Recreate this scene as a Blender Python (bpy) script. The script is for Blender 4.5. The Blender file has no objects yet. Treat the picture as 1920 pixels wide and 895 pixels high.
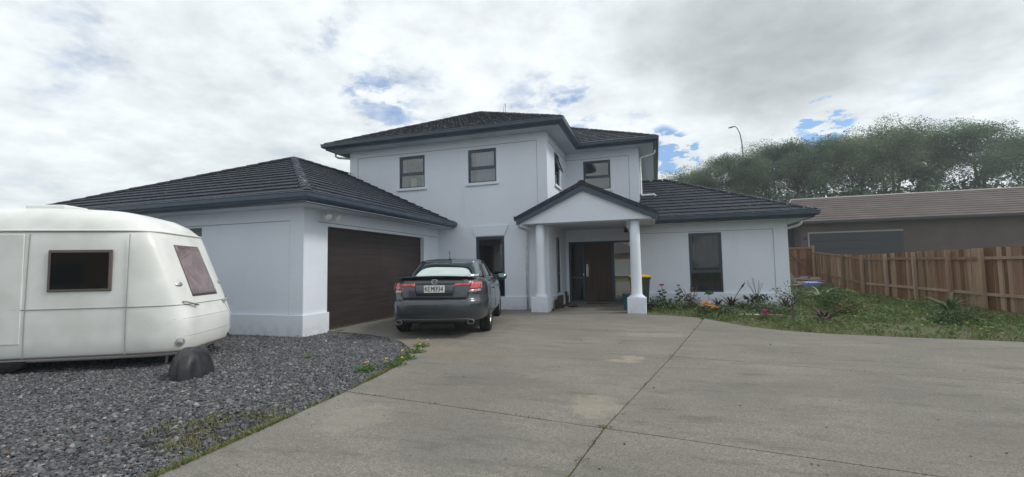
import bpy, math, random
import numpy as np
from mathutils import Vector, Matrix
random.seed(7); RNG = np.random.default_rng(7)
R = math.radians
SC = bpy.context.scene
COL = SC.collection

# ------------------------------------------------------------------ camera
CAM = Vector((0.0, 0.0, 1.356)); FPX = 842.49
cr = Vector((0.95243912, 0.30427228, -0.0166762))
cu = Vector((0.0357125, -0.05710559, 0.99772921))
cf = Vector((-0.30262903, 0.95087188, 0.06525592))
cd = bpy.data.cameras.new('camera'); cam = bpy.data.objects.new('camera', cd); COL.objects.link(cam)
cam.matrix_world = Matrix(((cr.x, cu.x, -cf.x, CAM.x), (cr.y, cu.y, -cf.y, CAM.y), (cr.z, cu.z, -cf.z, CAM.z), (0, 0, 0, 1)))
cd.sensor_width = 36; cd.lens = 36 * FPX / 1920; cd.clip_end = 3000; cd.clip_start = .05
SC.camera = cam

def skydir(u, v):
    d = cf + cr * ((u - 960) / FPX) - cu * ((v - 447.5) / FPX)
    return d.normalized()

# ------------------------------------------------------------------ world
SUN_EL, SUN_AZ = 46, 78          # elevation; azimuth measured from +Y towards +X
w = bpy.data.worlds.new('World'); SC.world = w; w.use_nodes = True
nt = w.node_tree; N = nt.nodes; L = nt.links
for n in list(N): N.remove(n)
def nd(tree, typ, **kw):
    n = tree.nodes.new(typ)
    for k, v in kw.items():
        if k.startswith('i_'):
            key = k[2:]
            key = int(key) if key.isdigit() else key
            n.inputs[key].default_value = v
        else: setattr(n, k, v)
    return n
out = nd(nt, 'ShaderNodeOutputWorld'); bg = nd(nt, 'ShaderNodeBackground', i_1=.1); L.new(bg.outputs[0], out.inputs[0])
sky = nd(nt, 'ShaderNodeTexSky', sky_type='NISHITA', sun_disc=False, sun_elevation=R(SUN_EL), sun_rotation=R(SUN_AZ))
tc = nd(nt, 'ShaderNodeTexCoord')
sep = nd(nt, 'ShaderNodeSeparateXYZ'); L.new(tc.outputs['Generated'], sep.inputs[0])
def M(op, a, b=None, c=None, clamp=False, tree=None):
    t = tree or nt
    n = t.nodes.new('ShaderNodeMath'); n.operation = op; n.use_clamp = clamp
    for i, x in enumerate((a, b, c)):
        if x is None: continue
        if isinstance(x, (int, float)): n.inputs[i].default_value = x
        else: t.links.new(x, n.inputs[i])
    return n.outputs[0]
def maprange(tree, x, a, b, c=0, d=1, smooth=True):
    n = tree.nodes.new('ShaderNodeMapRange'); n.interpolation_type = 'SMOOTHSTEP' if smooth else 'LINEAR'
    tree.links.new(x, n.inputs[0])
    for i, v in zip((1, 2, 3, 4), (a, b, c, d)): n.inputs[i].default_value = v
    return n.outputs[0]
zc = M('ADD', M('MAXIMUM', sep.outputs[2], 0.0), .22)
comb = nd(nt, 'ShaderNodeCombineXYZ')
L.new(M('DIVIDE', sep.outputs[0], zc), comb.inputs[0]); L.new(M('DIVIDE', sep.outputs[1], zc), comb.inputs[1])
def wnoise(scale, detail, rough, off, dist=0.0):
    mp = nd(nt, 'ShaderNodeMapping'); mp.inputs[1].default_value = off; L.new(comb.outputs[0], mp.inputs[0])
    n = nd(nt, 'ShaderNodeTexNoise'); n.inputs['Scale'].default_value = scale; n.inputs['Detail'].default_value = detail
    n.inputs['Roughness'].default_value = rough; n.inputs['Distortion'].default_value = dist
    L.new(mp.outputs[0], n.inputs[0]); return n.outputs[0]
def spot(u, v, rad_px):
    """soft round region of the sky about one cloud direction"""
    d = skydir(u, v)
    dp = nd(nt, 'ShaderNodeVectorMath', operation='DOT_PRODUCT'); L.new(tc.outputs['Generated'], dp.inputs[0]); dp.inputs[1].default_value = d
    d2 = skydir(u + rad_px, v)
    return maprange(nt, dp.outputs['Value'], d.dot(d2), 1.0)
n1 = wnoise(2.6, 10, .58, (3.1, 1.7, 0), .05)
n2 = wnoise(1.1, 6, .5, (8.2, 4.4, 0), .05)
n3 = wnoise(6.5, 9, .62, (1.3, 9.4, 2), .05)
# where blue gaps open between the clouds
gap = None
for (u, v, r_, k) in ((780, 170, 150, .17), (700, 210, 90, .2), (1010, 205, 150, .17), (1080, 215, 80, .1), (1262, 283, 70, .8), (1310, 288, 45, .6), (1545, 225, 75, .8), (1540, 272, 45, .5), (1500, 238, 50, .4), (1195, 232, 80, .3), (600, 30, 110, .10), (590, 100, 130, .12), (1120, 5, 90, .12), (1720, 150, 180, .12), (150, 90, 200, .10)):
    g = M('MULTIPLY', spot(u, v, r_), k); gap = g if gap is None else M('ADD', gap, g)
cover = None
for (u, v, r_, k) in ((1370, 120, 380, .3), (690, 245, 80, .14), (1330, 316, 60, .35), (1440, 270, 90, .25), (1330, 235, 90, .2), (860, 60, 220, .06)):
    g = M('MULTIPLY', spot(u, v, r_), k); cover = g if cover is None else M('ADD', cover, g)
gap = M('MULTIPLY', gap, M('ADD', maprange(nt, wnoise(5.0, 10, .64, (5.5, 2.2, 1), .05), .60, .42), .06))
field = M('ADD', M('ADD', M('MULTIPLY', n1, .7), M('MULTIPLY', n3, .3)), M('SUBTRACT', cover, gap))
mask = maprange(nt, field, .08, .44, .12, 1)
dsum = None
for (u, v, r_, k) in ((1300, 70, 230, .34), (1420, 110, 240, .42), (1530, 60, 280, .34), (1690, 20, 330, .34), (1200, 0, 220, .22), (1860, 60, 260, .25), (1440, 175, 130, .16)):
    g = M('MULTIPLY', spot(u, v, r_), k); dsum = g if dsum is None else M('ADD', dsum, g)
dark = M('ADD', dsum, M('MULTIPLY', M('SUBTRACT', n1, .5), 1.5))
dark = M('MAXIMUM', maprange(nt, dark, .02, .95, 0, 1), M('MULTIPLY', maprange(nt, n2, .40, .70), .27))
cr_ = nd(nt, 'ShaderNodeMix', data_type='RGBA'); L.new(dark, cr_.inputs[0])
cr_.inputs[6].default_value = (7.1, 7.5, 7.75, 1); cr_.inputs[7].default_value = (3.9, 4.25, 4.4, 1)
tone = M('ADD', M('MULTIPLY', maprange(nt, n3, .3, .7, 0, 1, False), .22), .86)
wispy = M('MULTIPLY', tone, maprange(nt, n1, .3, .62, .9, 1.06))
cm = nd(nt, 'ShaderNodeVectorMath', operation='SCALE'); L.new(cr_.outputs[2], cm.inputs[0]); L.new(wispy, cm.inputs[3])
blue = nd(nt, 'ShaderNodeVectorMath', operation='MULTIPLY'); L.new(sky.outputs[0], blue.inputs[0]); blue.inputs[1].default_value = (.62, .92, 1.2)
mx = nd(nt, 'ShaderNodeMix', data_type='RGBA'); L.new(mask, mx.inputs[0]); L.new(blue.outputs[0], mx.inputs[6]); L.new(cm.outputs[0], mx.inputs[7])
L.new(mx.outputs[2], bg.inputs[0])

# ------------------------------------------------------------------ sun (behind thin cloud)
sd = bpy.data.lights.new('sun', 'SUN'); sun = bpy.data.objects.new('sun', sd); COL.objects.link(sun)
sd.energy = 1.5; sd.angle = R(14); sd.color = (1, .95, .87)
sv = Vector((math.sin(R(SUN_AZ)) * math.cos(R(SUN_EL)), math.cos(R(SUN_AZ)) * math.cos(R(SUN_EL)), math.sin(R(SUN_EL))))
sun.rotation_euler = sv.to_track_quat('Z', 'Y').to_euler(); sun.location = (0, 0, 30)
vs = SC.view_settings; vs.view_transform = 'Standard'; vs.look = 'None'; vs.exposure = .43; vs.gamma = 1; vs.use_curve_mapping = False
SC.cycles.max_bounces = 8; SC.cycles.transparent_max_bounces = 24

# ------------------------------------------------------------------ materials
MATS = {}
def mat(name, col, rough=.8, metal=0, spec=.5, noise=None, bump=None, coat=0, col2=None, scale=8, detail=6, lo=.35, hi=.65, world=True):
    """plain procedural material: two tones mixed by noise, optional bump (scale, strength)"""
    if name in MATS: return MATS[name]
    m = bpy.data.materials.new(name); m.use_nodes = True; t = m.node_tree
    b = t.nodes['Principled BSDF']
    b.inputs['Base Color'].default_value = (*col, 1); b.inputs['Roughness'].default_value = rough
    b.inputs['Metallic'].default_value = metal; b.inputs['Specular IOR Level'].default_value = spec
    b.inputs['Coat Weight'].default_value = coat; b.inputs['Coat Roughness'].default_value = .05
    if world: src = nd(t, 'ShaderNodeNewGeometry').outputs['Position']
    else: src = nd(t, 'ShaderNodeTexCoord').outputs['Object']
    if col2:
        n = nd(t, 'ShaderNodeTexNoise'); t.links.new(src, n.inputs[0]); n.inputs['Scale'].default_value = scale; n.inputs['Detail'].default_value = detail
        f = maprange(t, n.outputs[0], lo, hi)
        x = nd(t, 'ShaderNodeMix', data_type='RGBA'); t.links.new(f, x.inputs[0]); x.inputs[6].default_value = (*col, 1); x.inputs[7].default_value = (*col2, 1)
        t.links.new(x.outputs[2], b.inputs['Base Color'])
    if bump:
        n = nd(t, 'ShaderNodeTexNoise'); t.links.new(src, n.inputs[0]); n.inputs['Scale'].default_value = bump[0]; n.inputs['Detail'].default_value = 4
        bn = nd(t, 'ShaderNodeBump', i_Strength=bump[1], i_Distance=.01); t.links.new(n.outputs[0], bn.inputs['Height']); t.links.new(bn.outputs[0], b.inputs['Normal'])
    MATS[name] = m; return m
def nz(t, src, scale, detail=5, rough=.5, off=(0, 0, 0), sc=(1, 1, 1)):
    mp = nd(t, 'ShaderNodeMapping'); mp.inputs[1].default_value = off; mp.inputs[3].default_value = sc; t.links.new(src, mp.inputs[0])
    n = nd(t, 'ShaderNodeTexNoise'); t.links.new(mp.outputs[0], n.inputs[0]); n.inputs['Scale'].default_value = scale
    n.inputs['Detail'].default_value = detail; n.inputs['Roughness'].default_value = rough; return n.outputs[0]
def mixc(t, f, a, b):
    x = nd(t, 'ShaderNodeMix', data_type='RGBA'); t.links.new(f, x.inputs[0])
    for i, c in ((6, a), (7, b)):
        if isinstance(c, tuple): x.inputs[i].default_value = (*c, 1)
        else: t.links.new(c, x.inputs[i])
    return x.outputs[2]
def base(name, rough=.8, spec=.5):
    m = bpy.data.materials.new(name); m.use_nodes = True; t = m.node_tree; b = t.nodes['Principled BSDF']
    b.inputs['Roughness'].default_value = rough; b.inputs['Specular IOR Level'].default_value = spec
    MATS[name] = m
    return m, t, b, nd(t, 'ShaderNodeNewGeometry').outputs['Position']
def bump(t, b, h, strength, dist=.01):
    bn = nd(t, 'ShaderNodeBump', i_Strength=strength, i_Distance=dist); t.links.new(h, bn.inputs['Height']); t.links.new(bn.outputs[0], b.inputs['Normal'])

# painted plaster: pale cool grey-white, fine stucco, faint runs of dirt
m, t, b, P = base('plaster', .85, .25)
big = maprange(t, nz(t, P, .9, 6, .6), .35, .7)
c = mixc(t, big, (.72, .765, .845), (.69, .735, .815))
run = maprange(t, nz(t, P, 3.0, 6, .65, (4, 1, 0), (1, 1, .18)), .56, .8)
c = mixc(t, M('MULTIPLY', run, .16, tree=t), c, (.42, .45, .46))
sepp = nd(t, 'ShaderNodeSeparateXYZ'); t.links.new(P, sepp.inputs[0])
low = M('MULTIPLY', maprange(t, sepp.outputs[2], .35, .0), maprange(t, nz(t, P, 5, 6, .7), .35, .7), tree=t)
c = mixc(t, M('MULTIPLY', low, .35, tree=t), c, (.33, .31, .27))
spk = maprange(t, nz(t, P, 26, 3, .5), .70, .76)
c = mixc(t, M('MULTIPLY', spk, .25, tree=t), c, (.3, .31, .32))
t.links.new(c, b.inputs['Base Color'])
h_ = M('ADD', nz(t, P, 130, 4, .6), M('MULTIPLY', nz(t, P, 9, 4, .6), 2.2, tree=t), tree=t)
bump(t, b, h_, .4, .007)
# roof tile: charcoal concrete tile with pale lichen
def tile_mat(name, amount):
    m, t, b, P = base(name, .7, .22)
    c = mixc(t, maprange(t, nz(t, P, 2.2, 5, .6), .35, .65), (.017, .024, .038), (.030, .038, .054))
    c = mixc(t, maprange(t, nz(t, P, 55, 3, .6), .45, .75), c, (.052, .056, .065))
    l1 = maprange(t, nz(t, P, 7.5, 6, .72, (3, 3, 1)), amount, amount + .05)
    c = mixc(t, M('MULTIPLY', l1, .85, tree=t), c, (.37, .34, .27))
    l2 = maprange(t, nz(t, P, 17, 3, .6, (9, 5, 1)), amount + .02, amount + .06)
    c = mixc(t, M('MULTIPLY', l2, .8, tree=t), c, (.42, .42, .38))
    t.links.new(c, b.inputs['Base Color']); bump(t, b, nz(t, P, 90, 4, .6), .5, .006); return m
tile_mat('tile', .655); tile_mat('tile_mossy', .60)
# concrete drive
m, t, b, P = base('concrete', .88, .25)
c = mixc(t, maprange(t, nz(t, P, .55, 6, .6), .3, .7), (.30, .284, .247), (.195, .186, .164))
c = mixc(t, maprange(t, nz(t, P, 1.9, 6, .65, (7, 2, 0), (.5, 1.4, 1)), .42, .72), c, (.21, .195, .165))
c = mixc(t, M('MULTIPLY', maprange(t, nz(t, P, 2.7, 7, .7, (2, 8, 0), (.45, 1.6, 1)), .50, .70), .75, tree=t), c, (.105, .10, .09))
c = mixc(t, M('MULTIPLY', maprange(t, nz(t, P, 16, 8, .78, (1, 1, 1)), .42, .68), .55, tree=t), c, (.125, .12, .108))
c = mixc(t, M('MULTIPLY', maprange(t, nz(t, P, 6, 9, .75, (4, 1, 1), (.35, 1.5, 1)), .52, .72), .5, tree=t), c, (.30, .28, .24))
c = mixc(t, M('MULTIPLY', maprange(t, nz(t, P, 48, 4, .7, (2, 2, 2)), .44, .62, 0, 1), .6, tree=t), c, (.115, .108, .095))
c = mixc(t, M('MULTIPLY', maprange(t, nz(t, P, 38, 4, .7, (7, 1, 2)), .54, .70, 0, 1), .5, tree=t), c, (.36, .34, .30))
c = mixc(t, maprange(t, nz(t, P, 95, 3, .6), .46, .72), c, (.095, .09, .08))
c = mixc(t, maprange(t, nz(t, P, 70, 3, .7, (5, 5, 5)), .60, .74), c, (.32, .30, .27))
# pale sandy patches where they lie on the drive and rusty tinge behind the car
def blob(t, P, x, y, rx, ry, wob=.35, sharp=.5):
    mp = nd(t, 'ShaderNodeMapping'); mp.vector_type = 'TEXTURE'; mp.inputs[1].default_value = (x, y, 0); mp.inputs[3].default_value = (rx, ry, 1); t.links.new(P, mp.inputs[0])
    s = nd(t, 'ShaderNodeSeparateXYZ'); t.links.new(mp.outputs[0], s.inputs[0])
    r2 = M('SQRT', M('ADD', M('MULTIPLY', s.outputs[0], s.outputs[0], tree=t), M('MULTIPLY', s.outputs[1], s.outputs[1], tree=t), tree=t), tree=t)
    r2 = M('ADD', r2, M('MULTIPLY', M('SUBTRACT', nz(t, P, 9, 6, .7), .5, tree=t), wob * 6, tree=t), tree=t)
    return maprange(t, r2, 1.0, sharp)
for (x, y, rx, ry, k, col) in ((-2.0, 5.2, .9, .5, .35, (.11, .105, .095)), (1.2, 5.6, 1.3, .3, .3, (.12, .115, .105)), (-1.6, 9.8, 1.5, .25, .35, (.12, .115, .105)), (1.6, 8.4, .9, .2, .3, (.12, .115, .105)), (-4.4, 10.4, 1.1, 1.6, .45, (.10, .095, .085)), (2.6, 4.6, .5, .4, .3, (.12, .115, .105)), (-.2, 2.9, .8, .35, .3, (.115, .11, .10)), (-.36, 6.95, .22, .2, .5, (.36, .31, .22)), (-.5, 6.7, .3, .14, .4, (.40, .35, .25)), (-.62, 4.5, .3, .45, .35, (.38, .34, .26)), (-4.6, 7.2, 1.6, .7, .3, (.25, .18, .12)), (-3.1, 6.8, 1.2, .6, .22, (.27, .2, .14)), (-2.7, 3.6, .4, .5, .3, (.33, .30, .25)), (-1.5, 3.3, .7, .7, .35, (.13, .13, .125)), (-.1, 9.3, .8, .3, .3, (.36, .33, .27)), (-1.5, 8.5, .4, .15, .4, (.14, .14, .13))):
    c = mixc(t, M('MULTIPLY', blob(t, P, x, y, rx, ry), k, tree=t), c, col)
t.links.new(c, b.inputs['Base Color']); bump(t, b, nz(t, P, 110, 4, .7), .55, .006)

mat('joint', (.035, .033, .028), .95, col2=(.06, .065, .03), scale=12)
mat('groove_shade', (.27, .30, .33), .9)  # flat grey: shadow line and dirt of the plaster grooves, as colour
mat('alu', (.028, .053, .082), .38, spec=.5)
mat('gutter', (.033, .054, .084), .33, spec=.5, col2=(.045, .068, .10), scale=3)
mat('lamp_post', (.07, .12, .12), .5)
mat('soffit', (.58, .62, .68), .8, spec=.2, bump=(60, .1))
mat('white_pvc', (.68, .71, .74), .4, col2=(.55, .57, .58), scale=9)
mat('lamp_white', (.72, .73, .70), .4)
mat('chrome', (.75, .77, .8), .12, 1)
mat('black', (.012, .012, .014), .6)
mat('dark_room', (.03, .032, .035), .9)
mat('blind', (.42, .44, .46), .8, col2=(.34, .36, .38), scale=4)
mat('curtain_dark', (.17, .19, .19), .9, col2=(.11, .125, .13), scale=4)
mat('paper', (.72, .70, .52), .8)
# timber
def wood(name, a, c2, vert=True, rough=.6, sc=14):
    m, t, b, P = base(name, rough, .3)
    s = (1, 1, .06) if vert else (.06, .06, 1)
    f = maprange(t, nz(t, P, sc, 7, .65, (0, 0, 0), s), .3, .72)
    c = mixc(t, f, a, c2)
    c = mixc(t, M('MULTIPLY', maprange(t, nz(t, P, 1.6, 5, .6), .4, .7), .5, tree=t), c, tuple(x * .75 for x in a))
    if name.startswith('fence'):
        oi = nd(t, 'ShaderNodeObjectInfo'); hs = nd(t, 'ShaderNodeHueSaturation'); t.links.new(c, hs.inputs['Color']); t.links.new(maprange(t, oi.outputs['Random'], 0, 1, .65, 1.3, False), hs.inputs['Value']); t.links.new(maprange(t, oi.outputs['Random'], 0, 1, 1.15, .8, False), hs.inputs['Saturation']); c = hs.outputs[0]
        c = mixc(t, M('MULTIPLY', maprange(t, nz(t, P, 7, 5, .7, (3, 3, 3), (1, 1, .4)), .55, .75), .5, tree=t), c, (.20, .18, .16))
    t.links.new(c, b.inputs['Base Color']); bump(t, b, nz(t, P, sc * 4, 4, .6, (0, 0, 0), s), .25, .004); return m
wood('garage_timber', (.027, .021, .021), (.046, .034, .032), False, .55)
wood('door_timber', (.042, .024, .013), (.082, .046, .025), True, .5)
wood('fence_timber', (.23, .115, .055), (.16, .080, .042), True, .85)
wood('fence_pale', (.32, .20, .115), (.21, .13, .08), True, .85)
wood('junk_timber', (.36, .28, .2), (.2, .16, .12), False, .85)
# glass: clear pane that mirrors its surroundings
def glass(name, tint, boost, gloss=(1, 1, 1)):
    m = bpy.data.materials.new(name); m.use_nodes = True; t = m.node_tree
    for n in list(t.nodes): t.nodes.remove(n)
    o = nd(t, 'ShaderNodeOutputMaterial'); tr = nd(t, 'ShaderNodeBsdfTransparent'); tr.inputs[0].default_value = (*tint, 1)
    gl = nd(t, 'ShaderNodeBsdfGlossy'); gl.inputs['Roughness'].default_value = .02; gl.inputs[0].default_value = (*gloss, 1)
    fr = nd(t, 'ShaderNodeLayerWeight'); f = M('ADD', M('MULTIPLY', M('POWER', fr.outputs[1], 4.0, tree=t), .9, tree=t), boost, None, True, tree=t)
    x = nd(t, 'ShaderNodeMixShader'); t.links.new(f, x.inputs[0]); t.links.new(tr.outputs[0], x.inputs[1]); t.links.new(gl.outputs[0], x.inputs[2]); t.links.new(x.outputs[0], o.inputs[0])
    MATS[name] = m
glass('glass', (.66, .70, .72), .10)
glass('glass_bright', (.5, .52, .54), .30)
glass('glass_dark', (.42, .45, .48), .045)
glass('car_rear_glass', (.05, .055, .06), .80, (.72, .80, .77))
glass('car_glass', (.08, .09, .1), .12)
glass('mirror_glass', (.02, .04, .05), .35, (.35, .6, .65))
mat('car_paint', (.056, .066, .078), .3, .65, coat=.8)
mat('car_trim', (.018, .019, .021), .5)
mat('car_lower', (.045, .045, .048), .45)
mat('rubber', (.014, .014, .015), .8)
mat('alloy', (.42, .43, .45), .3, .9)
mat('lamp_red', (.42, .02, .025), .15, coat=1, col2=(.62, .07, .07), scale=14, lo=.4, hi=.6)
mat('lamp_clear', (.62, .60, .58), .12, .4, coat=1, col2=(.3, .28, .28), scale=26, lo=.45, hi=.55)
mat('plate_white', (.72, .74, .72), .4)
mat('plate_ink', (.012, .012, .012), .5)
mat('caravan_white', (.76, .78, .76), .32, col2=(.66, .68, .65), scale=2.2, coat=.2)
mat('caravan_seam', (.30, .31, .29), .5)
mat('caravan_rubber', (.13, .10, .09), .6)
mat('net_curtain', (.60, .50, .51), .9, col2=(.38, .32, .35), scale=5)
glass('glass_clear', (.85, .82, .82), .05)
mat('black_sheet', (.014, .015, .017), .5, col2=(.03, .031, .035), scale=9)
mat('bin_green', (.018, .040, .030), .5, col2=(.028, .052, .04), scale=5)
mat('bin_yellow', (.66, .36, .01), .45)
mat('teal', (.02, .10, .13), .4)
mat('galvanised', (.32, .35, .37), .4, .6)

# ------------------------------------------------------------------ helpers
def wm(o):
    return (wm(o.parent) @ o.matrix_parent_inverse @ o.matrix_basis) if o.parent else o.matrix_basis.copy()
def attach(o, parent):
    if parent is not None:
        o.parent = parent; o.matrix_parent_inverse = wm(parent).inverted()
def tag(o, label=None, cat=None, group=None, kind=None):
    if label: o['label'] = label
    if cat: o['category'] = cat
    if group: o['group'] = group
    if kind: o['kind'] = kind
    return o
def empty(name, loc, label=None, cat=None, group=None, rz=0):
    o = bpy.data.objects.new(name, None); COL.objects.link(o); o.location = loc; o.rotation_euler = (0, 0, rz); o.empty_display_size = .2
    return tag(o, label, cat, group)
def link(name, me, parent=None):
    o = bpy.data.objects.new(name, me); COL.objects.link(o); attach(o, parent); return o

class MB:
    """collects shapes, links them as ONE mesh object"""
    def __init__(s): s.v = []; s.f = []; s.m = []; s.sm = []; s.mi = 0; s.smooth = False
    def add(s, vs, fs, X=None):
        k = len(s.v)
        for p in vs:
            p = Vector(p)
            s.v.append(tuple(X @ p) if X is not None else tuple(p))
        for f in fs: s.f.append(tuple(i + k for i in f)); s.m.append(s.mi); s.sm.append(s.smooth)
        return s
    def box(s, a, b, X=None):
        (x0, y0, z0), (x1, y1, z1) = a, b
        if x0 > x1: x0, x1 = x1, x0
        if y0 > y1: y0, y1 = y1, y0
        if z0 > z1: z0, z1 = z1, z0
        return s.add([(x0, y0, z0), (x1, y0, z0), (x1, y1, z0), (x0, y1, z0), (x0, y0, z1), (x1, y0, z1), (x1, y1, z1), (x0, y1, z1)],
                     [(0, 3, 2, 1), (4, 5, 6, 7), (0, 1, 5, 4), (1, 2, 6, 5), (2, 3, 7, 6), (3, 0, 4, 7)], X)
    def tube(s, pts, r, n=10, cap=True, X=None):
        pts = [Vector(p) for p in pts]; k = len(pts); rr = r if isinstance(r, (list, tuple)) else [r] * k
        vs = []; ref = None
        for i, p in enumerate(pts):
            d = (pts[min(i + 1, k - 1)] - pts[max(i - 1, 0)]).normalized()
            if ref is None: ref = Vector((0, 0, 1)) if abs(d.z) < .9 else Vector((1, 0, 0))
            a = d.cross(ref).normalized(); c = a.cross(d).normalized(); ref = c
            for j in range(n):
                t = 2 * math.pi * j / n; vs.append(p + a * (math.cos(t) * rr[i]) + c * (math.sin(t) * rr[i]))
        fs = [(i * n + j, i * n + (j + 1) % n, (i + 1) * n + (j + 1) % n, (i + 1) * n + j) for i in range(k - 1) for j in range(n)]
        if cap: fs += [tuple(range(n - 1, -1, -1)), tuple(range((k - 1) * n, k * n))]
        old = s.smooth; s.smooth = n > 5; s.add(vs, fs, X); s.smooth = old
        return s
    def lathe(s, prof, n=20, X=None, cap=True):
        """prof: (radius, z) pairs about the Z axis"""
        k = len(prof)
        vs = [(r * math.cos(2 * math.pi * j / n), r * math.sin(2 * math.pi * j / n), z) for r, z in prof for j in range(n)]
        fs = [(i * n + j, i * n + (j + 1) % n, (i + 1) * n + (j + 1) % n, (i + 1) * n + j) for i in range(k - 1) for j in range(n)]
        if cap: fs += [tuple(range(n - 1, -1, -1)), tuple(range((k - 1) * n, k * n))]
        old = s.smooth; s.smooth = True; s.add(vs, fs, X); s.smooth = old; return s
    def prism(s, poly, z0, z1, X=None):
        n = len(poly)
        return s.add([(x, y, z0) for x, y in poly] + [(x, y, z1) for x, y in poly],
                     [tuple(range(n - 1, -1, -1)), tuple(range(n, 2 * n))] + [(i, (i + 1) % n, n + (i + 1) % n, n + i) for i in range(n)], X)
    def mesh(s, name, mats):
        me = bpy.data.meshes.new(name); me.from_pydata(s.v, [], s.f)
        for m_ in (mats if isinstance(mats, (list, tuple)) else [mats]): me.materials.append(MATS[m_] if isinstance(m_, str) else m_)
        me.polygons.foreach_set('material_index', s.m); me.polygons.foreach_set('use_smooth', s.sm)
        me.update(); return me
    def build(s, name, mats, parent=None, bevel=0):
        o = link(name, s.mesh(name, mats), parent)
        if bevel:
            b = o.modifiers.new('bevel', 'BEVEL'); b.width = bevel; b.segments = 2; b.limit_method = 'ANGLE'; b.angle_limit = R(40)
        return o
def npmesh(name, V, F, mats, mi=None, smooth=False):
    """mesh from numpy arrays: V (n,3), F (m,k) all the same size"""
    me = bpy.data.meshes.new(name); n, k = F.shape
    me.vertices.add(len(V)); me.vertices.foreach_set('co', np.ascontiguousarray(V, dtype=np.float32).ravel())
    me.loops.add(n * k); me.loops.foreach_set('vertex_index', np.ascontiguousarray(F, dtype=np.int32).ravel())
    me.polygons.add(n); me.polygons.foreach_set('loop_start', np.arange(0, n * k, k, dtype=np.int32)); 
    try: me.polygons.foreach_set('loop_total', np.full(n, k, dtype=np.int32))
    except Exception: pass
    for m_ in (mats if isinstance(mats, (list, tuple)) else [mats]): me.materials.append(MATS[m_])
    if mi is not None: me.polygons.foreach_set('material_index', np.asarray(mi, dtype=np.int32))
    if smooth: me.polygons.foreach_set('use_smooth', np.ones(n, dtype=bool))
    me.update(calc_edges=True); return me
def frame(o, ux, n):
    """matrix: local x along the wall, local y out of it, local z up"""
    ux = Vector(ux).normalized(); n = Vector(n).normalized()
    return Matrix(((ux.x, n.x, 0, o[0]), (ux.y, n.y, 0, o[1]), (ux.z, n.z, 1, o[2]), (0, 0, 0, 1)))
def sweep(mb, path, prof, closed=False):
    """sweep profile (outward, z) along a plan path with mitred corners; outward is to the right of travel"""
    P = [Vector((p[0], p[1])) for p in path]; n = len(P); z0 = [p[2] for p in path]; rows = []
    for i in range(n):
        a = (P[i] - P[i - 1]).normalized() if i > 0 else None; b = (P[i + 1] - P[i]).normalized() if i < n - 1 else None
        na = Vector((a.y, -a.x)) if a else None; nb = Vector((b.y, -b.x)) if b else None
        if na is None: mdir = nb
        elif nb is None: mdir = na
        else: s_ = (na + nb); mdir = s_ / max(.2, s_.dot(na))
        rows.append([(P[i].x + mdir.x * o, P[i].y + mdir.y * o, z0[i] + z) for o, z in prof])
    k = len(prof); vs = [q for r_ in rows for q in r_]
    fs = [(i * k + j, (i + 1) * k + j, (i + 1) * k + (j + 1) % k, i * k + (j + 1) % k) for i in range(n - 1) for j in range(k)]
    fs += [tuple(range(k)), tuple(range(n * k - 1, (n - 1) * k - 1, -1))]
    mb.add(vs, fs)

# ------------------------------------------------------------------ ground
def H(x, y):
    """height of the land"""
    def ss(a, b, v): v = np.clip((v - a) / (b - a), 0, 1); return v * v * (3 - 2 * v)
    x = np.asarray(x, float); y = np.asarray(y, float)
    side = ss(4.5, 6.5, x)
    near = .05 * ss(16, 20, y) * side
    h = near + (.55 * ss(22.5, 27, y) + .65 * ss(28, 34, y)) * side + 5.3 * ss(36, 49, y - .25 * x)
    return h
xs = np.unique(np.concatenate([np.linspace(-400, -40, 13), np.linspace(-40, 40, 81), np.linspace(40, 400, 13)]))
ys = np.unique(np.concatenate([np.linspace(-200, -20, 7), np.linspace(-20, 70, 121), np.linspace(70, 500, 15)]))
XX, YY = np.meshgrid(xs, ys); ZZ = H(XX, YY) - .10
V = np.stack([XX, YY, ZZ], -1).reshape(-1, 3); nx, ny = len(xs), len(ys)
I = np.arange(nx * ny).reshape(ny, nx); F = np.stack([I[:-1, :-1], I[:-1, 1:], I[1:, 1:], I[1:, :-1]], -1).reshape(-1, 4)
m, t, b, P = base('turf', .95, .1)
c = mixc(t, maprange(t, nz(t, P, .8, 6, .65), .35, .65), (.075, .10, .035), (.11, .125, .05))
c = mixc(t, maprange(t, nz(t, P, 9, 5, .7), .5, .7), c, (.10, .085, .05))
t.links.new(c, b.inputs['Base Color']); bump(t, b, nz(t, P, 30, 5, .7), .8, .03)
g = link('ground', npmesh('ground', V, F, 'turf', smooth=True)); tag(g, kind='structure')

# concrete drive: slabs with open joints, over a dark base
EDGE = [(-3.15, -6), (-3.2, 0.5), (-3.23, 1.6), (-3.261, 2.502), (-3.313, 3.3), (-3.355, 4.0), (-3.40, 4.6), (-3.47, 5.2), (-3.60, 5.85), (-3.80, 6.4), (-4.12, 6.98), (-4.64, 7.55), (-5.2, 7.97), (-5.8, 8.25), (-6.4, 8.43), (-7.0, 8.55)]
def off(poly, d):
    n = len(poly); res = []
    for i in range(n):
        a = Vector(poly[i - 1]); p = Vector(poly[i]); b_ = Vector(poly[(i + 1) % n])
        e1 = (p - a).normalized(); e2 = (b_ - p).normalized(); n1_ = Vector((-e1.y, e1.x)); n2_ = Vector((-e2.y, e2.x))
        s_ = n1_ + n2_; q = p + s_ / max(.35, s_.dot(n1_)) * d; res.append((q.x, q.y))
    return res
A = [(-1.45, -6), (-.82, 1.6), (-.59, 2.961), (-.461, 3.917), (.183, 7.218), (1.059, 12.079), (1.0, 12.55)]
Bl, Br = (-3.37, 4.34), (16, 1.45)
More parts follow.
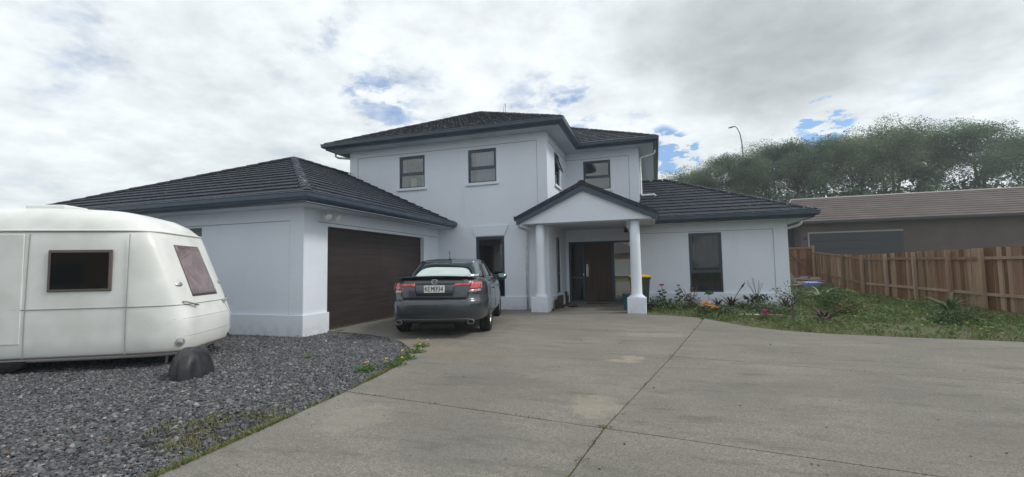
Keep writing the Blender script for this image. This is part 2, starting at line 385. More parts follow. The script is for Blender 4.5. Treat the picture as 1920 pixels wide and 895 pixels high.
G0 = [(1.118, 12.442), (1.5, 11.65), (1.842, 11.02), (2.15, 10.66), (2.504, 10.38), (3.131, 10.12), (4.0, 9.93), (5.5, 9.72), (8, 9.5), (16, 9.3)]
D = [(-3.50, 5.35), (-3.535, 6.5), (-3.60, 9.5), (-3.64, 11.3), (-3.66, 14.12)]
slabs = [
    [(-3.15, -6), A[0], A[1], A[2], A[3], Bl] + [(-3.313, 3.3), (-3.261, 2.502), (-3.23, 1.6), (-3.2, .5)],
    [Bl, A[3], A[4], A[5], (1.0, 12.55), (.3, 12.95), (-.297, 13.144), (-.30, 14.0), (-3.27, 14.12), (-3.66, 14.12), (-3.64, 11.3), (-3.60, 9.5), (-3.535, 6.5), (-3.50, 5.35), (-3.40, 4.6)],
    [(-3.535, 6.5), (-3.60, 9.5), (-3.64, 11.3), (-3.66, 14.12), (-7.25, 14.12), (-7.25, 8.56)] + list(reversed(EDGE[8:15])) + [(-3.50, 5.35)],
    [A[0], (16, -6), Br, A[3], A[2], A[1]],
    [A[3], Br, (16, 4.0), (2.079, 6.795), A[4]],
    [A[4], (2.079, 6.795), (16, 4.0)] + list(reversed(G0)) + [A[5]],
]
b_ = MB(); b_.prism([(-3.17, -6.05), (16.05, -6.05), (16.05, 9.25), (3.0, 10.05), (1.8, 10.9), (1.0, 12.4), (-.35, 13.1), (-.35, 14.1), (-7.2, 14.1), (-7.2, 8.6), (-5.2, 8.02), (-4.1, 7.05), (-3.62, 5.95), (-3.42, 4.6), (-3.28, 2.5)], -.09, -.012)
drive = b_.build('driveway', 'joint'); tag(drive, kind='structure')
for i, p in enumerate(slabs):
    if sum(p[k - 1][0] * p[k][1] - p[k][0] * p[k - 1][1] for k in range(len(p))) < 0: p = p[::-1]
    q = MB(); q.prism(off(p, .006), -.08, 0.0); q.build('slab', 'concrete', drive, bevel=.004)
fl = MB(); fl.box((-3.27, 14.005, -.08), (-.31, 17.3, .012)); o = fl.build('porch_floor', 'concrete'); tag(o, kind='structure')

# gravel bed
m, t, b, P = base('gravel_base', .95, .1)
c = mixc(t, maprange(t, nz(t, P, 26, 5, .7), .35, .65), (.035, .037, .042), (.10, .105, .115))
c = mixc(t, maprange(t, nz(t, P, 1.1, 5, .6), .58, .68), c, (.075, .065, .045))
t.links.new(c, b.inputs['Base Color']); bump(t, b, nz(t, P, 45, 4, .7), 1, .03)
gp = [(-20, -6), (-3.17, -6)] + [(x + .03, y) for x, y in EDGE[1:]] + [(-7.0, 8.6), (-7.3, 8.6), (-7.3, 7.9), (-20, 7.9)]
q = MB(); q.prism(gp, -.09, -.035); o = q.build('gravel_bed', 'gravel_base'); tag(o, kind='structure')
EX = np.array([p[0] for p in EDGE]); EY = np.array([p[1] for p in EDGE])
def in_gravel(x, y):
    ex = np.interp(y, EY, EX)          # edge x as the bank recedes
    ok = (x < ex - .01) & (y < 7.72)
    ok |= (y >= 7.72) & (x > -7.05) & (y < np.interp(x, EX[::-1], EY[::-1]) - .03)
    ok &= ~((y < 7.72) & (y > 5.8) & (x > np.interp(y, EY, EX)))
    return ok
def chips(n, xr, yr, size, mats, name, zbase=-.035, flt=in_gravel, wts=None, lift=.02, dens=None, simple=False):
    x = RNG.uniform(*xr, n); y = RNG.uniform(*yr, n); k = flt(x, y)
    if dens is not None: k &= RNG.random(n) < dens(x, y)
    x = x[k]; y = y[k]; n = len(x)
    base_ = np.array([(-1, -.7, 0), (1, -.8, 0), (.9, .8, 0), (-.8, .9, 0), (-.6, -.5, 1), (.7, -.4, .8), (.5, .6, 1), (-.5, .4, .7)])
    fc = np.array([(0, 1, 5, 4), (1, 2, 6, 5), (2, 3, 7, 6), (3, 0, 4, 7), (4, 5, 6, 7)])
    if simple:
        base_ = np.array([(-1, -.7, 0), (1, -.8, 0), (.9, .8, 0), (-.8, .9, 0), (.1, -.1, 1.3)]); fc = np.array([(0, 1, 4), (1, 2, 4), (2, 3, 4), (3, 0, 4)])
    nv_, nf_ = len(base_), len(fc)
    s = RNG.uniform(size[0], size[1], n) * RNG.choice([.6, 1, 1.45, 2.0], n, p=[.5, .36, .11, .03])
    P_ = base_[None] * np.stack([s, s * RNG.uniform(.5, 1, n), s * RNG.uniform(.3, .8, n)], -1)[:, None] * (1 + RNG.uniform(-.3, .3, (n, nv_, 3)))
    a = RNG.uniform(0, 6.28, n); tx = RNG.normal(0, .35, n)
    y1 = P_[..., 1] * np.cos(tx)[:, None] - P_[..., 2] * np.sin(tx)[:, None]; z1 = P_[..., 1] * np.sin(tx)[:, None] + P_[..., 2] * np.cos(tx)[:, None]
    x2 = P_[..., 0] * np.cos(a)[:, None] - y1 * np.sin(a)[:, None]; y2 = P_[..., 0] * np.sin(a)[:, None] + y1 * np.cos(a)[:, None]
    V = np.stack([x2 + x[:, None], y2 + y[:, None], z1 + zbase + RNG.uniform(0, lift, n)[:, None]], -1).reshape(-1, 3)
    F = (fc[None] + nv_ * np.arange(n)[:, None, None]).reshape(-1, fc.shape[1])
    mi = np.repeat(RNG.choice(len(mats), n, p=wts), nf_)
    return link(name, npmesh(name, V, F, mats, mi))
for nm, c_ in (('chip_a', (.080, .084, .093)), ('chip_b', (.125, .13, .14)), ('chip_c', (.20, .205, .21)), ('chip_d', (.035, .036, .04)), ('chip_e', (.36, .36, .35)), ('chip_f', (.2, .13, .09))):
    mat(nm, c_, .75, col2=tuple(x * .6 for x in c_), scale=35)
gd_ = lambda x, y: np.where((np.hypot((x + 3.72) / .6, (y - 3.05) / .5) < 1) | (x > np.interp(y, EY, EX) - .10), .25, 1.0)
near_ = lambda x, y: in_gravel(x, y) & (np.hypot(x, y) < 6.6)
far_ = lambda x, y: in_gravel(x, y) & (np.hypot(x, y) >= 6.6)
gm_ = ['chip_a', 'chip_b', 'chip_c', 'chip_d', 'chip_e', 'chip_f']; gw_ = [.36, .28, .17, .165, .018, .007]
o = chips(110000, (-7, -3.1), (1.0, 6.0), (.007, .018), gm_, 'gravel', wts=gw_, dens=gd_, flt=near_)
tag(o, 'dark grey slate gravel lying nearest the camera beside the drive', 'gravel', kind='stuff')
o = chips(210000, (-9.6, -3.5), (2.0, 8.6), (.008, .017), gm_, 'gravel', wts=gw_, flt=far_, simple=True)
tag(o, 'dark grey slate gravel running back to the garage wall', 'gravel', kind='stuff')

# ------------------------------------------------------------------ the house
house = empty('house', (-3, 15.5, 0), 'white plastered two storey house with dark tiled hip roofs and a columned porch', 'house')
XG, YG, YM, XL, XR, YR, XE, YW, XW = -7.215, 7.851, 14.162, -10.884, -3.28, 17.43, -.495, 16.227, 4.003
YP = 17.171; HT, HP, H2 = 2.473, .42, 5.557
def wall(name, o, ux, n, width, z0, z1, openings=(), depth=.12, mat_='plaster'):
    """wall sheet with openings (u0,u1,z0,z1) and their reveals; o is the left foot seen from outside"""
    X = frame((o[0], o[1], 0), ux, n); q = MB()
    us = sorted({0, width} | {v for op in openings for v in op[:2]}); zs = sorted({z0, z1} | {v for op in openings for v in op[2:4]})
    for i in range(len(us) - 1):
        for j in range(len(zs) - 1):
            cu_, cz = (us[i] + us[i + 1]) / 2, (zs[j] + zs[j + 1]) / 2
            if any(a < cu_ < b_ and c < cz < d for a, b_, c, d in openings): continue
            q.add([(us[i], 0, zs[j]), (us[i + 1], 0, zs[j]), (us[i + 1], 0, zs[j + 1]), (us[i], 0, zs[j + 1])], [(0, 1, 2, 3)], X)
            q.add([(us[i], -.2, zs[j]), (us[i + 1], -.2, zs[j]), (us[i + 1], -.2, zs[j + 1]), (us[i], -.2, zs[j + 1])], [(3, 2, 1, 0)], X)
    for a, b_, c, d in openings:
        for p in (((a, 0, c), (b_, 0, c), (b_, -.2, c), (a, -.2, c)), ((a, 0, d), (a, -.2, d), (b_, -.2, d), (b_, 0, d)), ((a, 0, c), (a, -.2, c), (a, -.2, d), (a, 0, d)), ((b_, 0, c), (b_, 0, d), (b_, -.2, d), (b_, -.2, c))):
            q.add(p, [(0, 1, 2, 3)], X)
    return q.build(name, mat_, house)

WN = 0
def window(o, ux, n, w_, h, z0, upper=.57, sill=True, content='blind', open_sash=0, glass_='glass', seed=0, bars=True):
    """aluminium window: o = left foot of the opening on the wall's face; sash above a fixed light"""
    rnd = random.Random(seed); X = frame((o[0], o[1], z0), ux, n)
    f = MB(); fw = .048
    f.box((0, -.13, 0), (fw, -.035, h), X); f.box((w_ - fw, -.13, 0), (w_, -.035, h), X); f.box((fw, -.13, h - fw), (w_ - fw, -.035, h), X); f.box((fw, -.13, 0), (w_ - fw, -.035, fw), X)
    zt = h * (1 - upper)
    if bars: f.box((fw, -.125, zt - .025), (w_ - fw, -.032, zt + .025), X)
    win = f.build('window', 'alu', house)
    def sash(a, b_, ang=0, proud=-.045):
        s_ = MB(); sw = .042; Y = X
        if ang:
            piv = Matrix.Translation((0, -.05, b_)) @ Matrix.Rotation(ang, 4, 'X') @ Matrix.Translation((0, .05, -b_)); Y = X @ piv
        u0, u1 = fw + .004, w_ - fw - .004
        s_.box((u0, -.085, a), (u0 + sw, proud, b_), Y); s_.box((u1 - sw, -.085, a), (u1, proud, b_), Y); s_.box((u0 + sw, -.085, b_ - sw), (u1 - sw, proud, b_), Y); s_.box((u0 + sw, -.085, a), (u1 - sw, proud, a + sw), Y)
        s_.build('sash', 'alu', win)
        p = MB(); p.box((u0 + sw, -.070, a + sw), (u1 - sw, -.064, b_ - sw), Y); p.build('pane', glass_, win)
    if bars:
        sash(zt + .029, h - fw - .004, open_sash)
        p = MB(); p.box((fw, -.075, fw), (w_ - fw, -.069, zt - .025), X); p.build('pane', glass_, win)
    else: sash(fw + .004, h - fw - .004)
    if sill:
        s_ = MB(); s_.box((-.085, 0.001, -.095), (w_ + .085, .062, -.012), X); s_.box((0, -.03, -.011), (w_, .055, -.002), X); s_.build('sill', 'plaster', win, bevel=.006)
    r = MB(); d = -.85
    r.add([(-.1, d, -.1), (w_ + .1, d, -.1), (w_ + .1, d, h + .1), (-.1, d, h + .1)], [(0, 1, 2, 3)], X)
    for p in (((-.1, d, -.1), (-.1, d, h + .1), (-.1, -.21, h + .1), (-.1, -.21, -.1)), ((w_ + .1, d, -.1), (w_ + .1, -.21, -.1), (w_ + .1, -.21, h + .1), (w_ + .1, d, h + .1)), ((-.1, d, h + .1), (w_ + .1, d, h + .1), (w_ + .1, -.21, h + .1), (-.1, -.21, h + .1)), ((-.1, d, -.1), (-.1, -.21, -.1), (w_ + .1, -.21, -.1), (w_ + .1, d, -.1))): r.add(p, [(0, 1, 2, 3)], X)
    r.build('room', 'dark_room', win)
    if content:
        for (a, b_, kind_) in content:
            c = MB(); k = max(2, int((b_ - a) * w_ / .085)); pts = []
            for i in range(k + 1):
                u = w_ * (a + (b_ - a) * i / k); pts.append((u, -.19 + (.012 if i % 2 else -.012) * (1 if kind_ == 'curtain_dark' else .6) + rnd.uniform(-.004, .004)))
            vs = [(u, y, z) for u, y in pts for z in (.02, h - .02)]
            c.add(vs, [(2 * i, 2 * i + 2, 2 * i + 3, 2 * i + 1) for i in range(k)], X); c.build('curtain' if 'curtain' in kind_ else 'blind', kind_, win)
    return win, X

fr, rt, lf = (0, -1, 0), (1, 0, 0), (-1, 0, 0)     # wall normals
# garage
wall('wall', (-16.0, YG), (1, 0, 0), fr, XG + 16.0, 0, 2.76, [(5.0, 5.82, 2.02, 2.42)])
window((-11.0, YG), (1, 0, 0), fr, .82, .40, 2.02, bars=False, sill=False, content=None, glass_='glass_dark', seed=3)
wall('wall', (XG, YG), (0, 1, 0), rt, YM - YG, 0, 2.76, [(.745, 5.285, 0, 2.39)])
# two storey block
def W1(a, b_): return (a - XL, b_ - XL)
wall('wall', (XL, YM), (1, 0, 0), fr, XR - XL, 0, 5.84, [(*W1(-8.768, -7.735), 4.285, 5.445), (*W1(-6.057, -5.027), 4.285, 5.445), (*W1(-5.80, -4.78), .405, 2.42)])
window((-8.768, YM), (1, 0, 0), fr, 1.033, 1.16, 4.285, content=[(0, .22, 'blind'), (.8, 1, 'blind')], seed=1)
window((-6.057, YM), (1, 0, 0), fr, 1.03, 1.16, 4.285, content=[(.22, 1, 'blind')], seed=2)
window((-5.80, YM), (1, 0, 0), fr, 1.02, 2.015, .405, upper=.66, sill=False, content=[(0, .2, 'curtain_dark')], glass_='glass_dark', seed=4)
wall('wall', (XR, YM), (0, 1, 0), rt, YR - YM, 0, 5.84, [(15.40 - YM, 16.29 - YM, 4.285, 5.455), (15.39 - YM, 16.10 - YM, .45, 2.42)])
window((XR, 15.40), (0, 1, 0), rt, .89, 1.17, 4.285, content=[(0, .3, 'blind')], open_sash=R(20), seed=5)
window((XR, 15.39), (0, 1, 0), rt, .71, 1.97, .45, upper=.66, sill=False, content=[(.1, 1, 'blind')], seed=6)
wall('wall', (XR, YR), (1, 0, 0), fr, XE - XR, 2.77, 5.84, [(-2.575 - XR, -1.535 - XR, 4.33, 5.465)])
window((-2.575, YR), (1, 0, 0), fr, 1.04, 1.135, 4.33, content=[(.0, .0, 'blind')][:0], seed=7)
wall('wall', (XE, YR), (0, 1, 0), rt, 7.7, 0, 5.84)
wall('wall', (XL, 25.1), (0, -1, 0), lf, 25.1 - YM, 0, 5.84)
wall('wall', (XE, 25.12), (-1, 0, 0), (0, 1, 0), XE - XL, 0, 5.84)
# porch back wall with the entrance, its right cheek and the single storey wing
wall('wall', (XR, YP), (1, 0, 0), fr, XE - XR, 0, 2.765, [(.10, 2.55, .015, 2.31)])
wall('wall', (XE, YP + .02), (0, -1, 0), lf, YP - YW, 0, 2.765)
wall('wall', (XE, YW), (1, 0, 0), fr, XW - XE, 0, 2.765, [(1.08 - XE, 2.095 - XE, .445, 2.42)])
window((1.08, YW), (1, 0, 0), fr, 1.015, 1.975, .445, upper=.66, sill=False, content=[(0, 1, 'curtain_dark')], glass_='glass_dark', seed=8)
wall('wall', (XW, YW), (0, 1, 0), rt, 7.8, 0, 2.765)
wall('wall', (XW, 24.0), (-1, 0, 0), (0, 1, 0), XW - XE, 0, 2.765)
wall('wall', (-16.0, YM - .1), (0, -1, 0), lf, YM - YG - .1, 0, 2.76)

# raised plaster bands: plinths, friezes, corner pilasters, lintel
def band(name, o, ux, n, a, b_, z0, z1, proud, ea=0, eb=0):
    q = MB(); q.box((a - ea, .0005, z0), (b_ + eb, proud, z1), frame((o[0], o[1], 0), ux, n)); return q.build(name, 'plaster', house, bevel=.005)
def groove_shade(o, ux, n, a, b_, z0, z1):  # thin raised strip; a groove's dark shadow line painted on, not cut in
    q = MB(); q.box((a, .0004, z0), (b_, .0035, z1), frame((o[0], o[1], 0), ux, n)); return q.build('groove_shade', 'groove_shade', house)
gl, gd = ((-16.0, YG), (1, 0, 0), fr), ((XG, YG), (0, 1, 0), rt)
band('frieze', *gl, 0, XG + 16, HT, 2.755, .018, 0, .018); band('frieze', *gd, 0, YM - YG, HT, 2.754, .0175)
band('plinth', *gl, 0, XG + 16, -.05, HP, .065, 0, .065); band('plinth', *gd, 0, .745, -.05, HP, .064); 
band('plinth', *gd, 5.285, YM - YG, -.05, HP, .064)
band('pilaster', *gl, XG + 16 - .36, XG + 16, HP, HT, .018, 0, .018); band('pilaster', *gd, 0, .40, HP, HT, .0175)
mf = ((XL, YM), (1, 0, 0), fr); ms = ((XR, YM), (0, 1, 0), rt); wd = XR - XL
band('frieze', *mf, 0, wd, H2, 5.835, .018, 0, .018); band('frieze', *ms, 0, YR - YM, H2, 5.834, .0175)
band('pilaster', *mf, 0, .34, HP, H2, .018); band('pilaster', *mf, wd - .32, wd, HP, H2, .018, 0, .018); band('pilaster', *ms, 0, .30, HP, H2, .0175)
band('plinth', *mf, 3.67, wd, -.05, HP, .065, 0, .065); band('plinth', *ms, 0, YP - YM, -.05, HP, .064)
uf = ((XR, YR), (1, 0, 0), fr); wu = XE - XR
band('frieze', *uf, .02, wu, H2, 5.833, .018, 0, .018); band('pilaster', *uf, wu - .34, wu, 2.8, H2, .018, 0, .018)
band('frieze', (XE, YR), (0, 1, 0), rt, 0, 7.6, H2, 5.832, .0175)
wf = ((XE, YW), (1, 0, 0), fr); ww = XW - XE; wr = ((XW, YW), (0, 1, 0), rt)
band('frieze', *wf, 0, ww, HT, 2.76, .018, 0, .018); band('plinth', *wf, 0, ww, -.05, HP, .065, 0, .065); band('pilaster', *wf, ww - .385, ww, HP, HT, .018, 0, .018)
band('frieze', *wr, 0, 7.7, HT, 2.759, .0175); band('plinth', *wr, 0, 7.7, -.05, HP, .064); band('pilaster', *wr, 0, .36, HP, HT, .0175)
for g_, a, b_ in ((gl, .3, XG + 15.64), (gd, .40, YM - YG)): groove_shade(*g_, a, b_, HT - .014, HT)
groove_shade(*gl, XG + 16 - .374, XG + 16 - .36, HP, HT - .015)
groove_shade(*mf, .34, wd - .32, H2 - .014, H2); groove_shade(*ms, .30, YR - YM, H2 - .014, H2); groove_shade(*uf, .02, wu - .34, H2 - .014, H2)
for g_, a in ((mf, .34), (mf, wd - .334), (uf, wu - .354)): groove_shade(*g_, a, a + .014, 2.9 if g_ is uf else HP, H2 - .015)
groove_shade(*wf, 0, ww - .385, HT - .014, HT); groove_shade(*wf, ww - .399, ww - .385, HP, HT - .015)
q = MB(); X = frame((-5.29, YM, 0), (1, 0, 0), fr)
q.add([(-.52, .0005, 2.445), (.52, .0005, 2.445), (.67, .0005, 2.79), (-.67, .0005, 2.79), (-.52, .045, 2.445), (.52, .045, 2.445), (.67, .045, 2.79), (-.67, .045, 2.79)],
      [(4, 5, 6, 7), (0, 4, 7, 3), (1, 2, 6, 5), (3, 7, 6, 2), (0, 1, 5, 4)], X); q.build('lintel', 'plaster', house, bevel=.005)

# garage door: stained boards in four sections
q = MB(); X = frame((XG, YG, 0), (0, 1, 0), rt)
q.box((.745, -.165, .0), (5.285, -.15, 2.39), X); gdr = q.build('garage_door', 'black', house)
nb = 16; bh = 2.37 / nb
bm_ = MB(); bm_.box((.003, -.012, .0012), (4.534, .010, bh - .0012)); me = bm_.mesh('board', 'garage_timber')
for i in range(nb):
    o = link('board', me, gdr); o.matrix_parent_inverse = Matrix(); o.matrix_world = frame((XG, YG + .745, .012 + i * bh), (0, 1, 0), rt) @ Matrix.Translation((0, -.135 + (.004 if i % 4 == 0 else 0), 0))
q = MB(); q.box((.745, -.165, -.012), (5.285, -.02, .012), X); q.build('threshold', 'joint', house)

# entrance
ent = MB(); X = frame((XR, YP, 0), (1, 0, 0), fr)
u = lambda x: x - XR
for a, b_ in ((u(-3.18), u(-3.12)), (u(-2.66), u(-2.60)), (u(-1.56), u(-1.47)), (u(-.79), u(-.73))): ent.box((a, -.14, .02), (b_, -.02, 2.31), X)
ent.box((u(-3.12), -.14, 2.24), (u(-.79), -.021, 2.31), X); ent.box((u(-3.12), -.14, .02), (u(-2.66), -.02, .09), X); ent.box((u(-1.47), -.14, .02), (u(-.79), -.02, .09), X)
ent.box((u(-3.12), -.13, .93), (u(-2.66), -.025, .98), X); ent.box((u(-1.47), -.13, .93), (u(-.79), -.025, .98), X)
ef = ent.build('entrance_frame', 'alu', house)
for a, b_ in ((-3.12, -2.66), (-1.47, -.79)):
    for c, d in ((.09, .93), (.98, 2.24)):
        q = MB(); q.box((u(a), -.085, c), (u(b_), -.078, d), X); q.build('pane', 'glass_dark' if a < -2 else 'glass_bright', ef)
q = MB(); q.add([(u(-3.2), -1.2, 0), (u(-.7), -1.2, 0), (u(-.7), -1.2, 2.4), (u(-3.2), -1.2, 2.4), (u(-3.2), -.22, 0), (u(-.7), -.22, 0), (u(-.7), -.22, 2.4), (u(-3.2), -.22, 2.4)], [(0, 1, 2, 3), (0, 3, 7, 4), (1, 5, 6, 2), (3, 2, 6, 7), (0, 4, 5, 1)], X); q.build('hallway', 'dark_room', house)
q = MB(); q.box((u(-2.60), -.11, .02), (u(-1.56), -.09, 2.24), X); fd = q.build('front_door', 'black', house)
nb = 9; bw = 1.03 / nb
for i in range(nb):
    q = MB(); q.box((u(-2.596) + i * bw, -.088, .03), (u(-2.596) + (i + 1) * bw - .007, -.070, 2.23), X); q.build('board', 'door_timber', fd)
q = MB(); q.box((u(-2.53), -.069, .98), (u(-2.45), -.060, 1.45), X); q.tube([(u(-2.49), -.06, 1.25), (u(-2.49), -.01, 1.23), (u(-2.49), 0, 1.1), (u(-2.49), -.01, .97), (u(-2.49), -.06, .95)], .012, 8, X=X)
q.tube([(u(-2.49), -.06, 1.36), (u(-2.49), -.035, 1.36)], .03, 12, X=X); q.build('handle', 'chrome', fd)
q = MB(); q.box((u(-2.65), -.02, 1.02), (u(-2.615), -.008, 1.10), X); q.build('lock_plate', 'chrome', ef)

# porch: columns, beams, ceiling, gable
def column(x):
    q = MB(); q.box((x - .26, 13.34, -.02), (x + .26, 13.86, .445)); cb = q.build('column', 'plaster', house, bevel=.008)
    q = MB(); X_ = Matrix.Translation((x, 13.6, 0))
    q.lathe([(.215, .446), (.225, .465), (.215, .487), (.185, .495), (.185, .513), (.165, .53), (.155, .56), (.153, 1.2), (.145, 2.0), (.14, 2.705)], 32, X_); q.build('shaft', 'plaster', cb)
column(-3.41); column(-.555)
q = MB(); q.box((-3.279, 13.9, 2.765), (XE + .01, YP, 2.80)); q.build('porch_ceiling', 'soffit', house)
GA = 3.908; GX = -2.01; TR = .472
q = MB()   # gable wall
def gz(x): return GA - .16 - TR * abs(x - GX)
xa, xb = -3.95, -.07
q.add([(xa, 13.33, 2.705), (xb, 13.33, 2.705), (xb, 13.33, gz(xb)), (GX, 13.33, gz(GX)), (xa, 13.33, gz(xa)), (xa, 13.9, 2.705), (xb, 13.9, 2.705), (xb, 13.9, gz(xb)), (GX, 13.9, gz(GX)), (xa, 13.9, gz(xa))],
      [(0, 1, 2, 3, 4), (9, 8, 7, 6, 5), (0, 5, 6, 1), (1, 6, 7, 2), (0, 4, 9, 5)]); q.build('gable_wall', 'plaster', house)
q = MB(); q.box((-.80, 13.9, 2.5), (-.50, YW + .5, 2.76)); q.build('porch_beam', 'plaster', house)
q = MB(); q.box((-.50, 13.901, 2.706), (.03, 15.7, 2.73)); q.build('porch_soffit', 'soffit', house)
for s in (-1, 1):
    q = MB(); e = GX + s * 2.06; th = .16
    top = lambda x: GA - .115 - TR * abs(x - GX)
    pts = [(GX, top(GX)), (e, top(e)), (e, top(e) - .15), (GX, top(GX) - .17)]
    if s < 0: pts = pts[::-1]
    q.add([(x, 13.225, z) for x, z in pts] + [(x, 13.31, z) for x, z in pts], [(3, 2, 1, 0), (4, 5, 6, 7), (0, 1, 5, 4), (1, 2, 6, 5), (2, 3, 7, 6), (3, 0, 4, 7)])
    q.build('barge_board', 'gutter', house)
    q = MB(); pts = [(x, z + .115) for x, z in ((GX, top(GX)), (e + s * .05, top(e + s * .05)))] + [(e + s * .05, top(e + s * .05)), (GX, top(GX))]
    if s < 0: pts = pts[::-1]
    q.add([(x, 13.19, z) for x, z in pts] + [(x, 13.33, z) for x, z in pts], [(3, 2, 1, 0), (4, 5, 6, 7), (0, 1, 5, 4), (1, 2, 6, 5), (2, 3, 7, 6), (3, 0, 4, 7)]); q.build('verge_tiles', 'tile', house)
# porch light under the ceiling, front mat belongs outside
q = MB(); q.lathe([(.05, 2.764), (.05, 2.70), (.075, 2.67), (.075, 2.60), (.04, 2.57)], 14, Matrix.Translation((-.99, 16.75, 0))); q.build('porch_light', 'black', house)

# soffits
def sheet(name, poly, z, m_='soffit', th=.012):
    q = MB(); q.prism(poly, z, z + th); return q.build(name, m_, house)
OV = .62
sheet('soffit', [(-16.6, YG - .60), (XG + OV, YG - .60), (XG + OV, YM - .002), (XG - .1, YM - .002), (XG - .1, YG + .1), (-16.6, YG + .1)], 2.745)
sheet('soffit', [(XL - .62, YM - .60), (XR + .59, YM - .60), (XR + .59, YR - .60), (XE + .62, YR - .60), (XE + .62, 25.6), (XE - .1, 25.6), (XE - .1, YR + .1), (XR - .1, YR + .1), (XR - .1, YM + .1), (XL - .62, YM + .1)], 5.822)
sheet('soffit', [(.0, YW - .60), (XW + .61, YW - .60), (XW + .61, 24.6), (XW - .1, 24.6), (XW - .1, YW + .1), (.0, YW + .1)], 2.745)

# gutters on fascias: swept, mitred
GP = [(-.06, .0), (.0, .0), (.015, .05), (.10, .075), (.125, .11), (.13, .19), (.145, .205), (.13, .215), (.115, .2), (-.06, .2)]
def gutter(path, z):
    q = MB(); sweep(q, [(x, y, z) for x, y in path], GP); return q.build('gutter', 'gutter', house)
ex = .0
gutter([(-16.6, YG - .60), (XG + OV - .02, YG - .60), (XG + OV - .02, YM + .05)], 2.735)
gutter([(XL - .62, 25.7), (XL - .62, YM - .60), (XR + .59, YM - .60), (XR + .59, YR - .60), (XE + .62, YR - .60), (XE + .62, 25.7)], 5.81)
gutter([(.0, YW - .60), (XW + .61, YW - .60), (XW + .61, 24.7)], 2.735)
q = MB(); sweep(q, [(GX + 1.95, 13.24, 2.73), (GX + 1.95, 15.63, 2.73)], GP[::-1]); 
q = MB(); sweep(q, [(GX + 2.0, 13.20, 2.735), (GX + 2.0, 15.64, 2.735)], GP); q.build('gutter', 'gutter', house)
q = MB(); sweep(q, [(GX - 2.0, YM - .02, 2.735), (GX - 2.0, 13.20, 2.735)], GP); q.build('gutter', 'gutter', house)
def pipe(pts, r=.038, brackets=()):
    q = MB(); q.tube(pts, r, 12)
    o = q.build('downpipe', 'white_pvc', house)
    for (a, b_) in brackets:
        q = MB(); q.box(a, b_); q.build('bracket', 'white_pvc', o)
    return o
pipe([(-4.07, 13.5, 2.735), (-4.07, 13.5, 2.66), (-4.06, 13.6, 2.61), (-4.02, 14.0, 2.60), (-3.985, 14.08, 2.58), (-3.98, 14.085, 2.5), (-3.98, 14.085, .0)], brackets=[((-4.03, 14.06, 1.9), (-3.93, 14.16, 1.93)), ((-4.03, 14.0, .40), (-3.93, 14.10, .43))])
pipe([(-11.42, 14.0, 5.8), (-11.42, 14.0, 5.68), (-11.35, 14.05, 5.63), (-11.0, 14.3, 5.62), (-10.93, 14.35, 5.55), (-10.93, 14.35, 2.9)])
pipe([(.10, 18.0, 5.9), (.10, 18.0, 5.72), (.04, 18.0, 5.66), (-.38, 17.7, 5.50), (-.43, 17.62, 5.42), (-.43, 17.56, 4.06), (-.37, 17.50, 4.0), (.04, 17.42, 3.99), (.09, 17.41, 3.93)], .042, brackets=[((-.49, 17.57, 5.0), (-.38, 17.67, 5.03))])
pipe([(4.60, 16.95, 2.73), (4.60, 16.95, 2.66), (4.52, 16.95, 2.61), (4.12, 16.75, 2.50), (4.06, 16.7, 2.42), (4.06, 16.7, .05)], .045)
# downlight pair on the garage frieze
q = MB(); X = frame((XG, 8.42, 2.665), (0, 1, 0), rt)
q.tube([(.0, .018, 0), (.0, .055, 0)], .055, 16, X=X); q.tube([(0, .05, 0), (0, .10, -.02)], .02, 8, X=X); fll = q.build('floodlight', 'lamp_white', house)
for dx, dz, ry in ((-.12, -.07, 1), (.19, -.06, -1)):
    q = MB(); a = Vector((dx * .25, .10, -.02)); b_ = Vector((dx, .20, dz)); d = (Vector((dx * 1.3, .42, dz - .12)) - b_).normalized()
    q.tube([a, b_], .014, 8, X=X); q.tube([b_ - d * .07, b_ - d * .03, b_ + d * .03, b_ + d * .09, b_ + d * .10], [.022, .045, .05, .085, .07], 14, X=X); q.build('lamp_head', 'lamp_white', fll)
# television aerial on the far slope
q = MB(); q.tube([(-6.13, 18.6, 7.9), (-6.13, 18.6, 8.66)], .016, 6)
for z in (8.62, 8.56, 8.50, 8.44): q.tube([(-6.13, 18.45 + (8.62 - z) * .5, z), (-6.13, 18.75 - (8.62 - z) * .5, z)], .006, 5)
q.tube([(-6.22, 18.6, 8.55), (-6.22, 18.6, 8.2), (-6.13, 18.6, 8.2)], .010, 5); q.build('aerial', 'galvanised', house)

